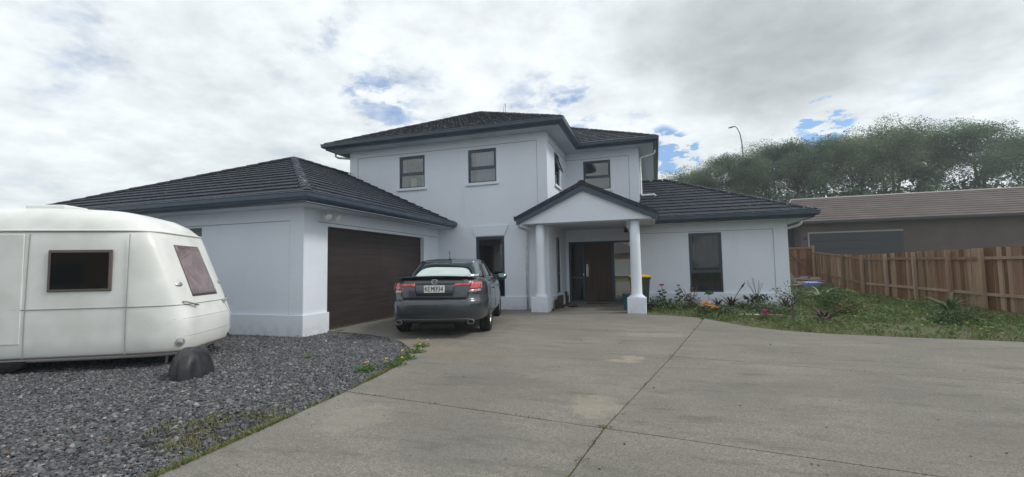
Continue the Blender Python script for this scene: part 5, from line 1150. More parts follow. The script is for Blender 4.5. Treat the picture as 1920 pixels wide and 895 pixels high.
# ------------------------------------------------------------------ plants
def leafmat(name, a, b_, rough=.6, sc=3, trans=.25):
    m, t, bs, P = base(name, rough, .25)
    c = mixc(t, maprange(t, nz(t, P, sc, 4, .6), .32, .68), a, b_); t.links.new(c, bs.inputs['Base Color'])
    if name.startswith('leaf_far'):
        oi = nd(t, 'ShaderNodeObjectInfo'); hs = nd(t, 'ShaderNodeHueSaturation'); t.links.new(c, hs.inputs['Color']); t.links.new(maprange(t, oi.outputs['Random'], 0, 1, .465, .53, False), hs.inputs['Hue']); t.links.new(maprange(t, nz(t, P, .33, 2, .5), .35, .65, .72, 1.28), hs.inputs['Value']); c = hs.outputs[0]; t.links.new(c, bs.inputs['Base Color'])
    tr = nd(t, 'ShaderNodeBsdfTranslucent'); t.links.new(c, tr.inputs[0]); x = nd(t, 'ShaderNodeMixShader'); x.inputs[0].default_value = trans
    o = t.nodes['Material Output']; t.links.new(bs.outputs[0], x.inputs[1]); t.links.new(tr.outputs[0], x.inputs[2]); t.links.new(x.outputs[0], o.inputs[0])
leafmat('leaf_far_a', (.115, .185, .115), (.17, .23, .13), sc=.5, trans=.4); leafmat('leaf_far_b', (.07, .13, .10), (.11, .17, .12), sc=.5, trans=.35); leafmat('leaf_far_c', (.17, .22, .10), (.21, .25, .12), sc=.5, trans=.4)
leafmat('grass_a', (.10, .15, .035), (.16, .19, .06), sc=1.2); leafmat('grass_b', (.17, .17, .07), (.26, .24, .12), sc=1.5)
leafmat('weed', (.065, .135, .035), (.11, .18, .055), sc=4); leafmat('dark_green', (.035, .062, .022), (.06, .09, .03), sc=6); leafmat('mid_green', (.06, .11, .032), (.10, .15, .045), sc=6)
leafmat('grey_green', (.12, .16, .10), (.19, .22, .14), sc=6); leafmat('bronze', (.035, .022, .024), (.065, .034, .034), sc=6); leafmat('dry', (.19, .13, .075), (.29, .21, .12), sc=8)
leafmat('pale_leaf', (.36, .40, .28), (.24, .30, .18), sc=5)
leafmat('red_petal', (.65, .02, .03), (.75, .06, .05), sc=20, trans=.1); leafmat('orange_petal', (.85, .33, .01), (.9, .45, .03), sc=20, trans=.1); leafmat('magenta_petal', (.50, .03, .20), (.6, .08, .3), sc=20, trans=.1); leafmat('yellow_petal', (.85, .62, .02), (.9, .72, .1), sc=20, trans=.1)
mat('bark', (.13, .11, .09), .95, col2=(.07, .06, .05), scale=5, bump=(20, .6)); mat('stem', (.10, .12, .06), .8); mat('twig', (.13, .09, .06), .9)
mat('soil', (.075, .065, .035), .95, col2=(.07, .10, .03), scale=9, bump=(40, .8))

def rot_leaves(n, C, size, aspect=.55, flat=.5):
    """n leaf quads (two bent halves kept as one diamond) at centres C"""
    a = RNG.uniform(0, 2 * np.pi, n); el = RNG.normal(0, flat, n)
    d = np.stack([np.cos(a) * np.cos(el), np.sin(a) * np.cos(el), np.sin(el)], -1)
    r = RNG.normal(size=(n, 3)); s = np.cross(d, r); s /= np.linalg.norm(s, axis=1)[:, None] + 1e-9
    L_ = size[:, None]
    V = np.stack([C - d * L_ * .5, C + s * L_ * aspect * .5, C + d * L_ * .5, C - s * L_ * aspect * .5], 1)
    return V.reshape(-1, 3), np.arange(4 * n).reshape(n, 4)

def tree_mesh(seed, h, w_, n=5200, leaf=.42, low=.18):
    g = np.random.default_rng(seed); rnd = random.Random(seed)
    tk = MB(); cl = []
    nstem = rnd.choice([2, 3])
    for s_ in range(nstem):
        a = 2 * math.pi * s_ / nstem + rnd.uniform(-.4, .4); lean = rnd.uniform(.04, .13); x0_, y0_ = .25 * math.cos(a), .25 * math.sin(a)
        pts = [(x0_, y0_, -.5)]; top = h * rnd.uniform(.7, .88)
        for k in range(1, 6):
            z = top * k / 5; pts.append((x0_ + math.cos(a) * lean * z + rnd.uniform(-.2, .2), y0_ + math.sin(a) * lean * z + rnd.uniform(-.2, .2), z))
        tk.tube(pts, [.17 * h / 9, .14 * h / 9, .11 * h / 9, .08 * h / 9, .05 * h / 9, .02], 6)
        for k in range(2, 6):
            p = Vector(pts[k])
            for b_ in range(3):
                aa = rnd.uniform(0, 6.28); ln = w_ * rnd.uniform(.28, .55) * (1.15 - k * .12); e = p + Vector((math.cos(aa) * ln, math.sin(aa) * ln, ln * rnd.uniform(.35, 1.0)))
                tk.tube([p, (p + e) / 2 + Vector((0, 0, -.1)), e], [.055, .035, .012], 5)
                cl.append((e, rnd.uniform(.5, 1.0) * w_ * .27)); cl.append(((p + e) / 2, rnd.uniform(.5, .9) * w_ * .18))
        cl.append((Vector(pts[-1]), w_ * .20)); cl.append((Vector(pts[-1]) + Vector((rnd.uniform(-.4, .4), rnd.uniform(-.4, .4), h * .10)), w_ * .13))
    for k in range(7):
        a = rnd.uniform(0, 6.28); rr_ = w_ * .5 * rnd.random() ** .5; z = h * rnd.uniform(low, .55); cl.append((Vector((math.cos(a) * rr_, math.sin(a) * rr_, z)), w_ * rnd.uniform(.14, .26)))
    c = np.array([tuple(p) for p, r in cl]); r = np.array([x for _, x in cl]); pr_w = r ** 2; pr_w /= pr_w.sum()
    idx = g.choice(len(cl), n, p=pr_w); v = g.normal(size=(n, 3)); v /= np.linalg.norm(v, axis=1)[:, None]; rad = g.random(n) ** .38
    C = c[idx] + v * (rad * r[idx])[:, None] * np.array([1, 1, .82])
    # wispy twigs that break the outline
    k = g.random(n) < .05; C[k] += v[k] * (r[idx[k]] * g.uniform(.05, .25, k.sum()))[:, None] + np.array([0, 0, .15])
    V, F = rot_leaves(n, C, g.uniform(.5, 1.25, n) * leaf, .5, .6)
    mi = np.clip(g.choice(3, n, p=[.5, .32, .18]) , 0, 2)
    return tk.mesh('trunk', 'bark'), npmesh('crown', V, F, ['leaf_far_a', 'leaf_far_b', 'leaf_far_c'], mi)
TR_ = [tree_mesh(11 + i, 9, w_, leaf=.165, n=36000) for i, w_ in enumerate((6.4, 5.6, 7.0, 5.2))]
def tree(i, x, y, hgt, wid, label):
    o = empty('tree', (x, y, Hz(x, y) - .1), label, 'tree', 'trees along the bank behind the house', rz=random.uniform(0, 6.28)); s_ = hgt / 13.2; o.scale = (wid * s_ * 1.25, wid * s_ * 1.25, s_)
    tk, cr__ = TR_[i % 4]
    for nm, me in (('trunk', tk), ('crown', cr__)): c = link(nm, me); c.parent = o
# from left to right as they stand on the bank
DEF = [(-2.3, 52, 8.6, .9, 'leftmost tree on the bank, almost wholly hidden behind the upper storey'), (.6, 54, 9.0, .9, 'low olive tree on the bank just clear of the upper storey corner'),
       (3.4, 53, 9.2, .85, 'rounded bank tree above the ridge of the right wing'),
       (5.4, 55, 9.4, .85, 'bushy bank tree in the gap left of the street lamp, set farther back'),
       (7.0, 52, 9.2, .8, 'bank tree immediately left of the street lamp pole'),
       (9.8, 53, 10.0, .85, 'bank tree immediately right of the street lamp pole'),
       (12.2, 55, 11.3, .85, 'tall dark tree on the bank, second to the right of the street lamp'),
       (14.6, 53, 11.4, .9, 'tallest broad crown of the bank, above the right wing eave'),
       (17.2, 55, 11.6, .85, 'tall tree behind the ridge of the neighbouring taupe roof, left part'),
       (20.0, 54, 12.0, .9, 'tree behind the middle of the taupe roof, crown dipping to the right'),
       (23.2, 55, 12.6, .9, 'round tree beyond the taupe roof, fourth from the right end'),
       (26.8, 56, 11.6, .9, 'third tree from the right end of the row on the bank'),
       (30.8, 56, 12.4, .95, 'second tree from the right end of the row on the bank'),
       (35.5, 57, 11.4, 1.0, 'rightmost tree at the end of the row on the bank')]
for i, (x, y, h_, w_, lb) in enumerate(DEF): tree(i, x, y, h_, w_, lb)
# dark undergrowth between the trunks, seen as one mass
n = 16000; x = RNG.uniform(-2, 44, n); y = RNG.uniform(50.5, 58, n) ; z = H(x, y) + RNG.random(n) ** 1.3 * (2.6 + .9 * np.sin(x * 1.3) + .6 * np.sin(x * 3.1))
V, F = rot_leaves(n, np.stack([x, y, z], -1), RNG.uniform(.25, .6, n), .6, .6)
tag(link('undergrowth', npmesh('undergrowth', V, F, ['leaf_far_b', 'leaf_far_a'], RNG.choice(2, n))), 'dark scrub massed under the trees of the bank', 'scrub', kind='stuff')
# trees across the street for the panes to mirror
for i, (x, y, h_, lb) in enumerate(((-16, -34, 9, 'tree behind the left end of the tan brick house across the street'), (-7, -37, 10, 'tree behind the middle of the tan brick house across the street'), (1.5, -33, 9, 'tree to the right of the tan brick house across the street'))):
    o = empty('tree', (x, y, -.1), lb, 'tree', 'trees across the street'); o.scale = (1.1, 1.1, h_ / 9)
    for nm, me in (('trunk', TR_[i][0]), ('crown', TR_[i][1])): c = link(nm, me); c.parent = o

def blades(x, y, z, ln, wd, lean, mats, name, mi=None):
    n = len(x); a = RNG.uniform(0, 6.28, n); b_ = a + np.pi / 2 + RNG.normal(0, .5, n)
    dx, dy = np.cos(a) * lean * ln, np.sin(a) * lean * ln; sx, sy = np.cos(b_) * wd, np.sin(b_) * wd
    P0 = np.stack([x, y, z], -1); S_ = np.stack([sx, sy, 0 * x], -1); Mi = P0 + np.stack([dx * .35, dy * .35, ln * .6], -1); T = P0 + np.stack([dx, dy, ln * np.sqrt(np.maximum(.05, 1 - lean ** 2 * .8))], -1)
    V = np.stack([P0 - S_, P0 + S_, Mi + S_ * .8, Mi - S_ * .8, T], 1).reshape(-1, 3); k = 5 * np.arange(n)[:, None]
    F = np.concatenate([np.stack([0 * k[:, 0], 0 * k[:, 0] + 1, 0 * k[:, 0] + 2, 0 * k[:, 0] + 3], -1) + k, np.stack([0 * k[:, 0] + 3, 0 * k[:, 0] + 2, 0 * k[:, 0] + 4, 0 * k[:, 0] + 4], -1) + k])
    # triangles only, to keep every face the same size
    q4 = F[:n]; t1 = q4[:, [0, 1, 2]]; t2 = q4[:, [0, 2, 3]]; t3 = F[n:][:, [0, 1, 2]]; FT = np.concatenate([t1, t2, t3])
    m_ = RNG.choice(len(mats), n, p=mi) if mi is not None else np.zeros(n, int)
    return link(name, npmesh(name, V, FT, mats, np.tile(m_, 3)))
GX_ = np.array([-.30] + [p[0] for p in G0]); GY_ = np.array([13.144] + [p[1] for p in G0])
# garden soil sheet
q = MB(); gp = [(-.29, 13.16), (.30, 12.97), (1.0, 12.57)] + [(x + .02, y + .03) for x, y in G0] + [(16, 16.2), (-.29, 16.2)]
q.prism(gp, -.09, -.015); o = q.build('garden_soil', 'soil'); tag(o, kind='structure')
def garden_y(x): return np.interp(x, [-.3, .3, 1.0] + [p[0] for p in G0], [13.144, 12.95, 12.55] + [p[1] for p in G0])
def gdens(x, y):
    v = np.sin(x * 2.1 + 1) * np.cos(y * 1.7) + .6 * np.sin(x * 5.3 + y * 4.1) + .4 * np.sin(x * 11 - y * 7)
    return np.clip(.50 + .42 * v, .04, 1)
def scatter(n, xr, yr, dens=None, flt=None):
    x = RNG.uniform(*xr, n); y = RNG.uniform(*yr, n); k = flt(x, y)
    if dens is not None: k &= RNG.random(n) < dens(x, y)
    return x[k], y[k]
near_wing = lambda x, y: (y > garden_y(x) + .01) & ~((x < XW + .08) & (y > YW - .07)) & ((x > -.25) | (y > 13.9)) & (x < 7.9)
x, y = scatter(120000, (-.28, 9), (9.4, 27), lambda x, y: gdens(x, y) * np.where(y > 18, .8, 1) * np.where((x > 3.0) & (y < 12.2), .55, 1), near_wing)
ln = RNG.uniform(.04, .13, len(x)) * np.where(gdens(x, y) > .6, 1.25, .75); z = H(x, y) * (y > 16) - .02
o = blades(x, y, z, ln, .004 + .003 * RNG.random(len(x)), RNG.uniform(.2, .9, len(x)), ['grass_a', 'grass_b', 'weed'], 'garden_grass', [.48, .24, .28]); tag(o, 'ragged green grass and weeds filling the flower bed', 'grass', kind='stuff')
x, y = scatter(30000, (7.0, 22), (9.2, 26), None, lambda x, y: (y > garden_y(np.minimum(x, 15)) + .01) & (x < 8.0 + np.clip(22 - y, 0, 20) * .13))
o = blades(x, y, H(x, y) * (y > 16) - .02, RNG.uniform(.04, .12, len(x)), .008 + .004 * RNG.random(len(x)), RNG.uniform(.1, .8, len(x)), ['grass_a', 'grass_b', 'weed'], 'lawn_grass', [.6, .15, .25]); tag(o, 'short lawn grass along the foot of the paling fence', 'grass', kind='stuff')
# broad weed leaves among the grass
x, y = scatter(15000, (-.28, 7.8), (9.6, 22), gdens, near_wing)
V, F = rot_leaves(len(x), np.stack([x, y, RNG.uniform(.01, .14, len(x)) + H(x, y) * (y > 16)], -1), RNG.uniform(.04, .10, len(x)), .6, .4)
tag(link('broadleaf_weeds', npmesh('broadleaf_weeds', V, F, ['weed', 'mid_green', 'grass_a'], RNG.choice(3, len(x), p=[.4, .25, .35]))), 'low broad leaved weeds among the flower bed grass', 'weeds', kind='stuff')
# fallen leaves along the bed edge
x, y = scatter(5000, (.8, 8), (9.5, 13), lambda x, y: np.exp(-(y - garden_y(x)) * 2.2), near_wing)
V, F = rot_leaves(len(x), np.stack([x, y, RNG.uniform(.0, .05, len(x))], -1), RNG.uniform(.03, .07, len(x)), .5, .15)
tag(link('fallen_leaves', npmesh('fallen_leaves', V, F, ['dry', 'grass_b'], RNG.choice(2, len(x)))), 'dry fallen leaves along the edge of the flower bed', 'leaves', kind='stuff')

# green and straw fringe between gravel and concrete
def edge_pts(n, a, b_, wdt):
    t_ = RNG.uniform(a, b_, n); seg = np.concatenate([[0], np.cumsum(np.hypot(np.diff(EX), np.diff(EY)))]); L0 = seg[-1]; s_ = t_ * L0
    x = np.interp(s_, seg, EX); y = np.interp(s_, seg, EY); tx = np.interp(s_ + .05, seg, EX) - np.interp(s_ - .05, seg, EX); ty = np.interp(s_ + .05, seg, EY) - np.interp(s_ - .05, seg, EY)
    k = np.hypot(tx, ty) + 1e-9; nx_, ny_ = -ty / k, tx / k; d = np.abs(RNG.normal(0, 1, n)) * wdt - .02
    return x + nx_ * d, y + ny_ * d, s_
x, y, s_ = edge_pts(13000, .40, .80, .04); k = RNG.random(len(x)) < np.clip(.35 + .5 * np.sin(s_ * 2.3) + .3 * np.sin(s_ * 7), .06, 1); x, y = x[k], y[k]
o = blades(x, y, 0 * x - .03, RNG.uniform(.025, .075, len(x)), .003 + .003 * RNG.random(len(x)), RNG.uniform(.1, .9, len(x)), ['weed', 'grass_b', 'grass_a'], 'edge_grass', [.2, .45, .35]); tag(o, 'green and straw coloured grass fringing the gravel edge', 'grass', kind='stuff')
x, y = scatter(26000, (-5.6, -3.1), (1.2, 4.4), None, lambda x, y: ((np.hypot((x + 3.72) / .62, (y - 3.05) / .55) + .35 * np.sin(x * 7 + y * 3) * np.sin(y * 9) < 1) | ((x > -3.42 - .06 * np.sin(y * 5)) & (y < 4.2))) & (x < np.interp(y, EY, EX) - .01))
k = RNG.random(len(x)) < np.clip(.5 + .5 * np.sin(x * 9) * np.sin(y * 8 + 1), .12, 1); x, y = x[k], y[k]
o = blades(x, y, 0 * x - .035, RNG.uniform(.02, .06, len(x)), .002 + .002 * RNG.random(len(x)), RNG.uniform(.3, .98, len(x)), ['grass_b', 'dry', 'grass_a'], 'dry_grass', [.42, .18, .4]); tag(o, 'dry yellowish grass matted over the near corner of the gravel', 'grass', kind='stuff')
# moss and tiny weeds in the slab joints
jx, jy = [], []
for pts, dn in ((A[1:6], 900), ([Bl, A[3]], 260), ([A[3], (1.9, 3.56)], 60), ([A[4], (3.5, 6.45)], 25), (D, 120)):
    seg = [0]
    for a, b_ in zip(pts, pts[1:]): seg.append(seg[-1] + math.dist(a, b_))
    s_ = RNG.uniform(0, seg[-1], dn * 4); cl_ = np.clip(.22 + .6 * np.sin(s_ * 1.9 + .5) * np.sin(s_ * 5.1) + .3 * np.sin(s_ * 17), .02, 1); k = RNG.random(len(s_)) < cl_ * .6; s_ = s_[k]
    jx += list(np.interp(s_, seg, [p[0] for p in pts]) + RNG.normal(0, .010, len(s_))); jy += list(np.interp(s_, seg, [p[1] for p in pts]))
for (cx, cy, m_) in ((-.46, 3.95, 110), (-.36, 4.35, 40), (-.62, 2.95, 40), (-.56, 3.25, 50), (.18, 7.25, 50), (.33, 8.0, 25), (.52, 9.2, 45), (.63, 9.75, 40), (.72, 10.3, 70), (.62, 10.6, 12), (.92, 11.6, 40), (-2.9, 4.28, 40), (-2.6, 4.24, 25), (-2.2, 4.18, 35)):
    jx += list(RNG.normal(cx, .035, m_)); jy += list(RNG.normal(cy, .03, m_))
jx = np.array(jx); jy = np.array(jy)
kk = RNG.random(len(jx)) < .62; jx = jx[kk]; jy = jy[kk]
o = blades(jx, jy, 0 * jx - .01, RNG.uniform(.008, .028, len(jx)), .003 + .004 * RNG.random(len(jx)), RNG.uniform(.2, .95, len(jx)), ['weed', 'grass_a', 'grass_b'], 'joint_weeds', [.25, .35, .4]); tag(o, 'small weeds and moss growing in the joints of the drive', 'weeds', kind='stuff')
# odd pebbles and leaf litter lying on the concrete and against the garage
o = chips(420, (-4.5, 4), (2, 12), (.004, .010), ['chip_a', 'chip_d', 'chip_f'], 'loose_chips', zbase=.001, flt=lambda x, y: (x > np.interp(y, EY, EX) + .05) & (y < garden_y(np.maximum(x, -.3)) - .1), lift=.001); tag(o, 'stray gravel chips scattered over the concrete', 'gravel', kind='stuff')
x, y = scatter(1500, (-9, -6.4), (6.4, 8.4), lambda x, y: np.where(y > 7.3, .7, .3) * np.clip(.4 + .6 * np.sin(x * 6) * np.sin(y * 5), .05, 1), in_gravel)
V, F = rot_leaves(len(x), np.stack([x, y, RNG.uniform(-.01, .02, len(x))], -1), RNG.uniform(.02, .055, len(x)), .5, .15)
tag(link('leaf_litter', npmesh('leaf_litter', V, F, ['dry', 'bark'], RNG.choice(2, len(x), p=[.45, .55]))), 'brown leaf litter on the gravel against the garage wall', 'leaves', kind='stuff')

# single plants
def plant(name, x, y, label, cat='plant', group=None, rz=0): return empty(name, (x, y, Hz(x, y) * (y > 16) - .015), label, cat, group, rz)
def pchild(o, root): o.parent = root; return o
def strap(root, name, m_, n, ln, wd, up=.6, seed=0, part='leaf', fold=.3):
    """rosette of strap leaves, each its own part"""
    rnd = random.Random(seed)
    for i in range(n):
        a = 2 * math.pi * (i / n) + rnd.uniform(-.25, .25); L_ = ln * rnd.uniform(.7, 1.1); e0 = up * rnd.uniform(.8, 1.25); q = MB(); pts = []
        p = Vector((.01 * math.cos(a), .01 * math.sin(a), .0)); el = min(1.45, e0); k = 6
        for j in range(k + 1):
            f = j / k; w_ = wd * (.45 + 1.4 * f * (1 - f)) * (1 if f < .98 else .05) * (1 - .55 * f); s_ = Vector((-math.sin(a), math.cos(a), 0)) * w_
            pts += [p - s_, p + Vector((0, 0, -w_ * fold)), p + s_]
            p = p + Vector((math.cos(a) * math.cos(el), math.sin(a) * math.cos(el), math.sin(el))) * (L_ / k); el -= rnd.uniform(.12, .30)
        q.add(pts, [(3 * j + c_, 3 * j + c_ + 1, 3 * j + c_ + 4, 3 * j + c_ + 3) for j in range(k) for c_ in (0, 1)]); o = q.build(part, m_); o.parent = root
def foliage(root, m_, n, rx, ry, rz_, zc_, size, name='foliage', flat=.6, asp=.55):
    v = RNG.normal(size=(n, 3)); v /= np.linalg.norm(v, axis=1)[:, None]; C = v * (RNG.random(n) ** .4)[:, None] * np.array([rx, ry, rz_]) + np.array([0, 0, zc_]); C[:, 2] = np.abs(C[:, 2])
    C[:, :2] *= 1 + .18 * np.sin(v[:, :1] * 7 + v[:, 2:3] * 5); V, F = rot_leaves(n, C, RNG.uniform(.6, 1.3, n) * size, asp, flat)
    ms = m_ if isinstance(m_, list) else [m_]; o = link(name, npmesh(name, V, F, ms, RNG.choice(len(ms), n))); o.parent = root; return o
def flower(root, x, y, z, m_, r_=.05, n=26, part='flower', asp=.7):
    v = RNG.normal(size=(n, 3)); v /= np.linalg.norm(v, axis=1)[:, None]; v[:, 2] = np.abs(v[:, 2]); C = v * r_ * .8 * (RNG.random(n) ** .3)[:, None] * np.array([1, 1, .65]) + np.array([x, y, z])
    V, F = rot_leaves(n, C, np.full(n, r_ * .75), asp, .5); o = link(part, npmesh(part, V, F, m_)); o.parent = root; return o
def stem(root, pts, r_=.006, m_='stem', name='stem'):
    q = MB(); q.tube(pts, r_, 5); o = q.build(name, m_); o.parent = root; return o
for (x, y, h_, lb, r_) in ((.16, 15.55, .72, 'taller red geranium, left one of the two beside the green bin', .085), (.68, 15.75, .70, 'smaller red geranium, right one of the two beside the green bin', .065)):
    g_ = plant('geranium', x, y, lb, 'flower', 'red geraniums in the flower bed'); stem(g_, [(0, 0, 0), (.02, 0, .3), (0, 0, h_ - .03)], .009); flower(g_, 0, 0, h_, 'red_petal', r_, 60)
    for i in range(11): a = i * 2.4; z = .14 + i * .042; o = foliage(g_, 'mid_green', 14, .05, .05, .03, 0, .075, 'leaf', .3, .9); o.location = (.09 * math.cos(a), .09 * math.sin(a), z)
g_ = plant('shrub', -.02, 14.9, 'low dark green shrub in the corner between bin and wall'); foliage(g_, ['dark_green', 'mid_green'], 700, .34, .28, .28, .14, .06)
g_ = plant('shrub', .38, 14.6, 'dark green low shrub in front of the red geraniums'); foliage(g_, ['dark_green', 'weed'], 800, .38, .30, .24, .12, .06)
g_ = plant('shrub', .95, 14.9, 'brown and withered bushy shrub left of the wing window'); foliage(g_, ['bronze', 'dry', 'dark_green'], 1000, .30, .28, .30, .22, .05)
for i in range(9): a = i * .7; stem(g_, [(0, 0, 0), (.12 * math.cos(a), .12 * math.sin(a), .35), (.30 * math.cos(a), .2 * math.sin(a), .62 + .05 * (i % 3))], .005, 'twig', 'twig')
o = foliage(g_, ['dry', 'bronze'], 60, .06, .06, .14, 0, .05, 'seed_head'); o.location = (.08, 0, .58)
g_ = plant('weed', 1.55, 15.4, 'light green leafy weed standing against the plinth below the window'); stem(g_, [(0, 0, 0), (0, 0, .42)], .006); o = foliage(g_, 'weed', 90, .13, .1, .11, 0, .08); o.location = (0, 0, .44)
g_ = plant('bromeliad', 1.78, 15.2, 'small dark bromeliad on the left of the tall dark red one', 'plant', 'dark bromeliads along the wing wall'); strap(g_, 'leaf', 'bronze', 12, .46, .045, 1.4, 3)
g_ = plant('bromeliad', 2.12, 14.9, 'tall dark red bromeliad with one long leaf, below the window corner', 'plant', 'dark bromeliads along the wing wall'); strap(g_, 'leaf', 'bronze', 16, .62, .05, 1.4, 5); stem(g_, [(0, 0, .1), (.14, 0, .45), (.28, 0, .66), (.33, 0, .73), (.40, 0, .84)], [.009, .009, .014, .03, .004], 'bronze', 'flower_stalk')
g_ = plant('bromeliad', 3.47, 14.6, 'dark purple bromeliad near the right corner of the wing', 'plant', 'dark bromeliads along the wing wall'); strap(g_, 'leaf', 'bronze', 18, .52, .055, 1.3, 8)
g_ = plant('gazania', 1.30, 13.15, 'orange gazania clump flowering at the edge of the concrete', 'flower'); foliage(g_, ['dark_green', 'mid_green', 'grey_green'], 1100, .38, .24, .22, .10, .06)
for i, (dx, dy, dz) in enumerate(((-.16, -.1, .27), (-.06, -.12, .30), (.0, -.05, .36), (-.12, .0, .35), (.08, -.16, .24), (.16, -.14, .25), (.22, -.1, .23), (.03, -.15, .28), (.12, -.02, .27), (-.02, .02, .37))): flower(g_, dx, dy, dz, 'orange_petal', .055, 22)
g_ = plant('shrub', 1.72, 13.35, 'olive mound right of the orange gazania clump'); foliage(g_, ['dark_green', 'grey_green'], 900, .32, .28, .22, .10, .05)
g_ = plant('fern', 2.50, 15.2, 'bright green ferny plant between the window and the bare twigs'); strap(g_, 'frond', 'weed', 16, .42, .03, 1.0, 12, 'frond'); foliage(g_, 'mid_green', 400, .28, .2, .16, .1, .05)
g_ = plant('shrub', 2.78, 14.1, 'round grey green mound in the middle of the bed'); foliage(g_, ['grey_green', 'dark_green'], 1600, .44, .36, .26, .12, .045)
g_ = plant('shrub', 2.85, 15.1, 'bare twiggy shrub with dark green leaves against the plinth'); foliage(g_, 'dark_green', 260, .38, .2, .14, .34, .09)
for i in range(7): a = i * .9; stem(g_, [(0, 0, 0), (.03 * math.cos(a), .02, .4), (.22 * math.cos(a) - .05, .1 * math.sin(a), .80 + .08 * (i % 3))], .006, 'twig', 'twig')
g_ = plant('shrub', 3.28, 13.9, 'low grey green bushy plant left of the purple bromeliad'); foliage(g_, ['grey_green', 'weed'], 900, .42, .32, .18, .08, .05)
g_ = plant('petunia', 2.52, 12.55, 'magenta flower clump low in the grass near the concrete', 'flower'); foliage(g_, 'mid_green', 120, .16, .12, .06, .05, .05)
for dx, dy, dz in ((0, 0, .17), (-.06, -.03, .13), (.06, -.04, .14), (.02, -.07, .09), (.01, .03, .22)): flower(g_, dx, dy, dz, 'magenta_petal', .055, 24)
g_ = plant('shrub', 2.95, 12.75, 'dark spreading plant right beside the magenta flowers'); strap(g_, 'leaf', 'dark_green', 14, .34, .03, .45, 21)
# young tree
g_ = plant('sapling', 3.10, 12.40, 'young slender tree with sparse grey green leaves beside the wing corner', 'tree')
stem(g_, [(0, 0, 0), (.01, 0, .22), (-.01, .01, .40)], [.032, .027, .022], 'bark', 'trunk'); rnd = random.Random(4); tips = []
for i in range(13):
    a = i * 2.4; z = .30 + .022 * i; r1_ = rnd.uniform(.22, .42); e = (math.cos(a) * r1_, math.sin(a) * r1_ * .8, z + rnd.uniform(.15, .42)); m1 = (math.cos(a) * r1_ * .5, math.sin(a) * r1_ * .4, z + .1)
    stem(g_, [(0, 0, z), m1, e], [.010, .007, .003], 'bark', 'branch'); tips += [e, m1, ((e[0] + m1[0]) / 2, (e[1] + m1[1]) / 2, (e[2] + m1[2]) / 2)]
T_ = np.array(tips); k = RNG.integers(0, len(T_), 420); V, F = rot_leaves(420, T_[k] + RNG.normal(0, .055, (420, 3)), RNG.uniform(.035, .075, 420), .42, .7); o = link('crown', npmesh('crown', V, F, ['grey_green', 'mid_green', 'dark_green'], RNG.choice(3, 420))); o.parent = g_
# right edge: bromeliad stump, pale strap leaved clump
g_ = plant('cycad_stump', 3.62, 12.05, 'brown dead stump with drooping bronze leaves at the right of the bed', 'stump'); q = MB(); q.tube([(0, 0, 0), (.01, 0, .10), (.0, .02, .20)], [.17, .14, .07], 12); o = q.build('trunk', 'bark'); o.parent = g_
strap(g_, 'leaf', 'bronze', 16, .50, .06, 1.15, 31); strap(g_, 'leaf', 'dark_green', 14, .40, .05, .5, 33)
g_ = plant('flax', 5.65, 18.9, 'pale variegated strap leaved clump towards the side fence'); strap(g_, 'leaf', 'pale_leaf', 20, .95, .055, .85, 41); strap(g_, 'leaf', 'dark_green', 22, .85, .05, .7, 43)
g_ = plant('shrub', 5.2, 16.4, 'leafy green shrub behind the young tree by the wing side'); foliage(g_, ['weed', 'mid_green'], 1000, .45, .4, .3, .15, .07)
g_ = plant('shrub', 4.55, 13.6, 'ragged leafy shrub standing right of the young tree'); foliage(g_, ['weed', 'dark_green', 'dry'], 1300, .42, .38, .30, .16, .06)
g_ = plant('shrub', 4.9, 15.3, 'tall scruffy green shrub at the corner of the side yard'); foliage(g_, ['mid_green', 'weed'], 1500, .5, .45, .42, .25, .07)
for i in range(6): a = i * 1.1; stem(g_, [(0, 0, 0), (.05 * math.cos(a), .05 * math.sin(a), .4), (.25 * math.cos(a), .2 * math.sin(a), .85)], .007, 'twig', 'twig')
g_ = plant('shrub', 6.1, 12.2, 'low spreading green shrub in the lawn beyond the stump'); foliage(g_, ['dark_green', 'mid_green'], 1300, .55, .42, .26, .12, .06)
g_ = plant('flax', 7.2, 14.6, 'green strap leaved clump near the middle of the fence'); strap(g_, 'leaf', 'mid_green', 26, .9, .05, 1.0, 71)
g_ = plant('shrub', 6.6, 22.6, 'bright green low shrub in front of the rubble'); foliage(g_, ['weed', 'grass_a'], 900, .7, .4, .22, .12, .08)
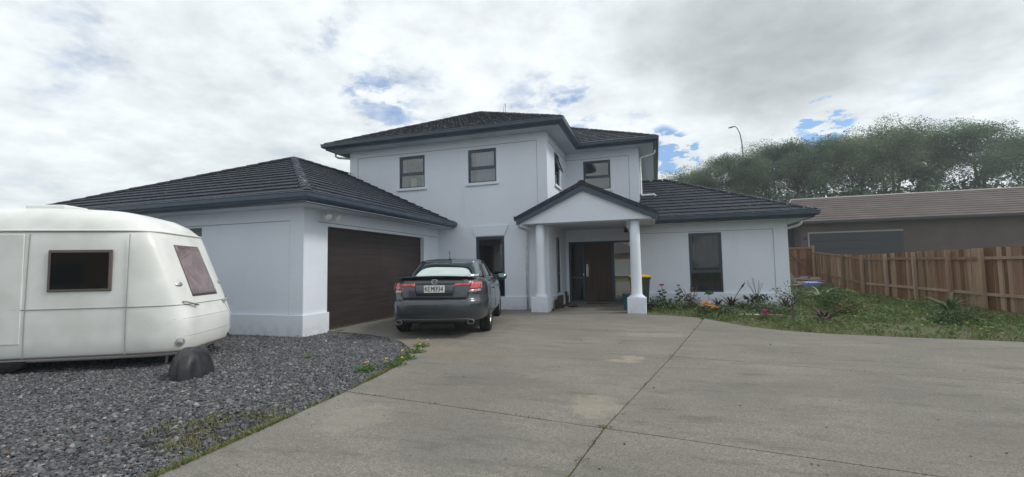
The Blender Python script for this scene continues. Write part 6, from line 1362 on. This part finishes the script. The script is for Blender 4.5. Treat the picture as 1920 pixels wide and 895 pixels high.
# weeds by the porch column and the downpipe
g_ = plant('weed', -3.16, 14.0, 'broad leaved green weed at the foot of the left porch column'); strap(g_, 'leaf', 'mid_green', 9, .24, .028, .9, 51)
g_ = plant('weed', -3.33, 13.22, 'small flat weed in front of the left column block'); strap(g_, 'leaf', 'weed', 8, .12, .02, .4, 53)
g_ = plant('weed', -6.85, 8.60, 'small green weed at the garage door corner of the gravel'); strap(g_, 'leaf', 'weed', 12, .14, .014, .8, 55)
g_ = plant('weed', -5.35, 5.95, 'green weed tuft lying out in the middle of the gravel'); strap(g_, 'leaf', 'weed', 12, .16, .012, .6, 57)
g_ = plant('weed', -3.85, 13.98, 'wispy weed in the gap at the foot of the white downpipe'); strap(g_, 'leaf', 'weed', 7, .16, .008, 1.2, 59)
# dandelions along the gravel edge
dl = [(-3.98, 7.15, 'dandelion clump at the tip of the gravel edge, nearest the car'), (-3.80, 6.62, 'dandelion clump on the bend of the gravel edge, second from the car'), (-3.66, 6.10, 'dandelion clump third from the car along the gravel edge'), (-3.58, 5.65, 'dandelion clump fourth from the car along the gravel edge'), (-3.82, 5.35, 'dandelion clump set back in the gravel, nearest the camera')]
for i, (x, y, lb) in enumerate(dl):
    g_ = plant('dandelion', x, y, lb, 'flower', 'dandelions on the gravel edge'); strap(g_, 'leaf', 'weed', 13, .17, .018, .5, 60 + i); foliage(g_, 'weed', 160, .16, .16, .05, .03, .04)
    for k in range(2 if i in (0, 3) else 1):
        a = i * 1.3 + k * 2.6; p = (.11 * math.cos(a), .11 * math.sin(a), .13); stem(g_, [(0, 0, 0), p], .003); flower(g_, p[0], p[1], p[2], 'yellow_petal', .026, 22)

# ------------------------------------------------------------------ air
hm = bpy.data.materials.new('haze'); hm.use_nodes = True; t = hm.node_tree
for n in list(t.nodes): t.nodes.remove(n)
o = nd(t, 'ShaderNodeOutputMaterial'); pv = nd(t, 'ShaderNodeVolumePrincipled'); pv.inputs['Color'].default_value = (.86, .93, 1, 1); pv.inputs['Density'].default_value = .0014
pv.inputs['Anisotropy'].default_value = .3
t.links.new(pv.outputs[0], o.inputs['Volume']); MATS['haze'] = hm
q = MB(); q.box((-410, -210, -1.4), (410, 510, 21)); tag(q.build('haze', 'haze'), kind='stuff')
SC.cycles.volume_max_steps = 64; SC.cycles.volume_bounces = 1
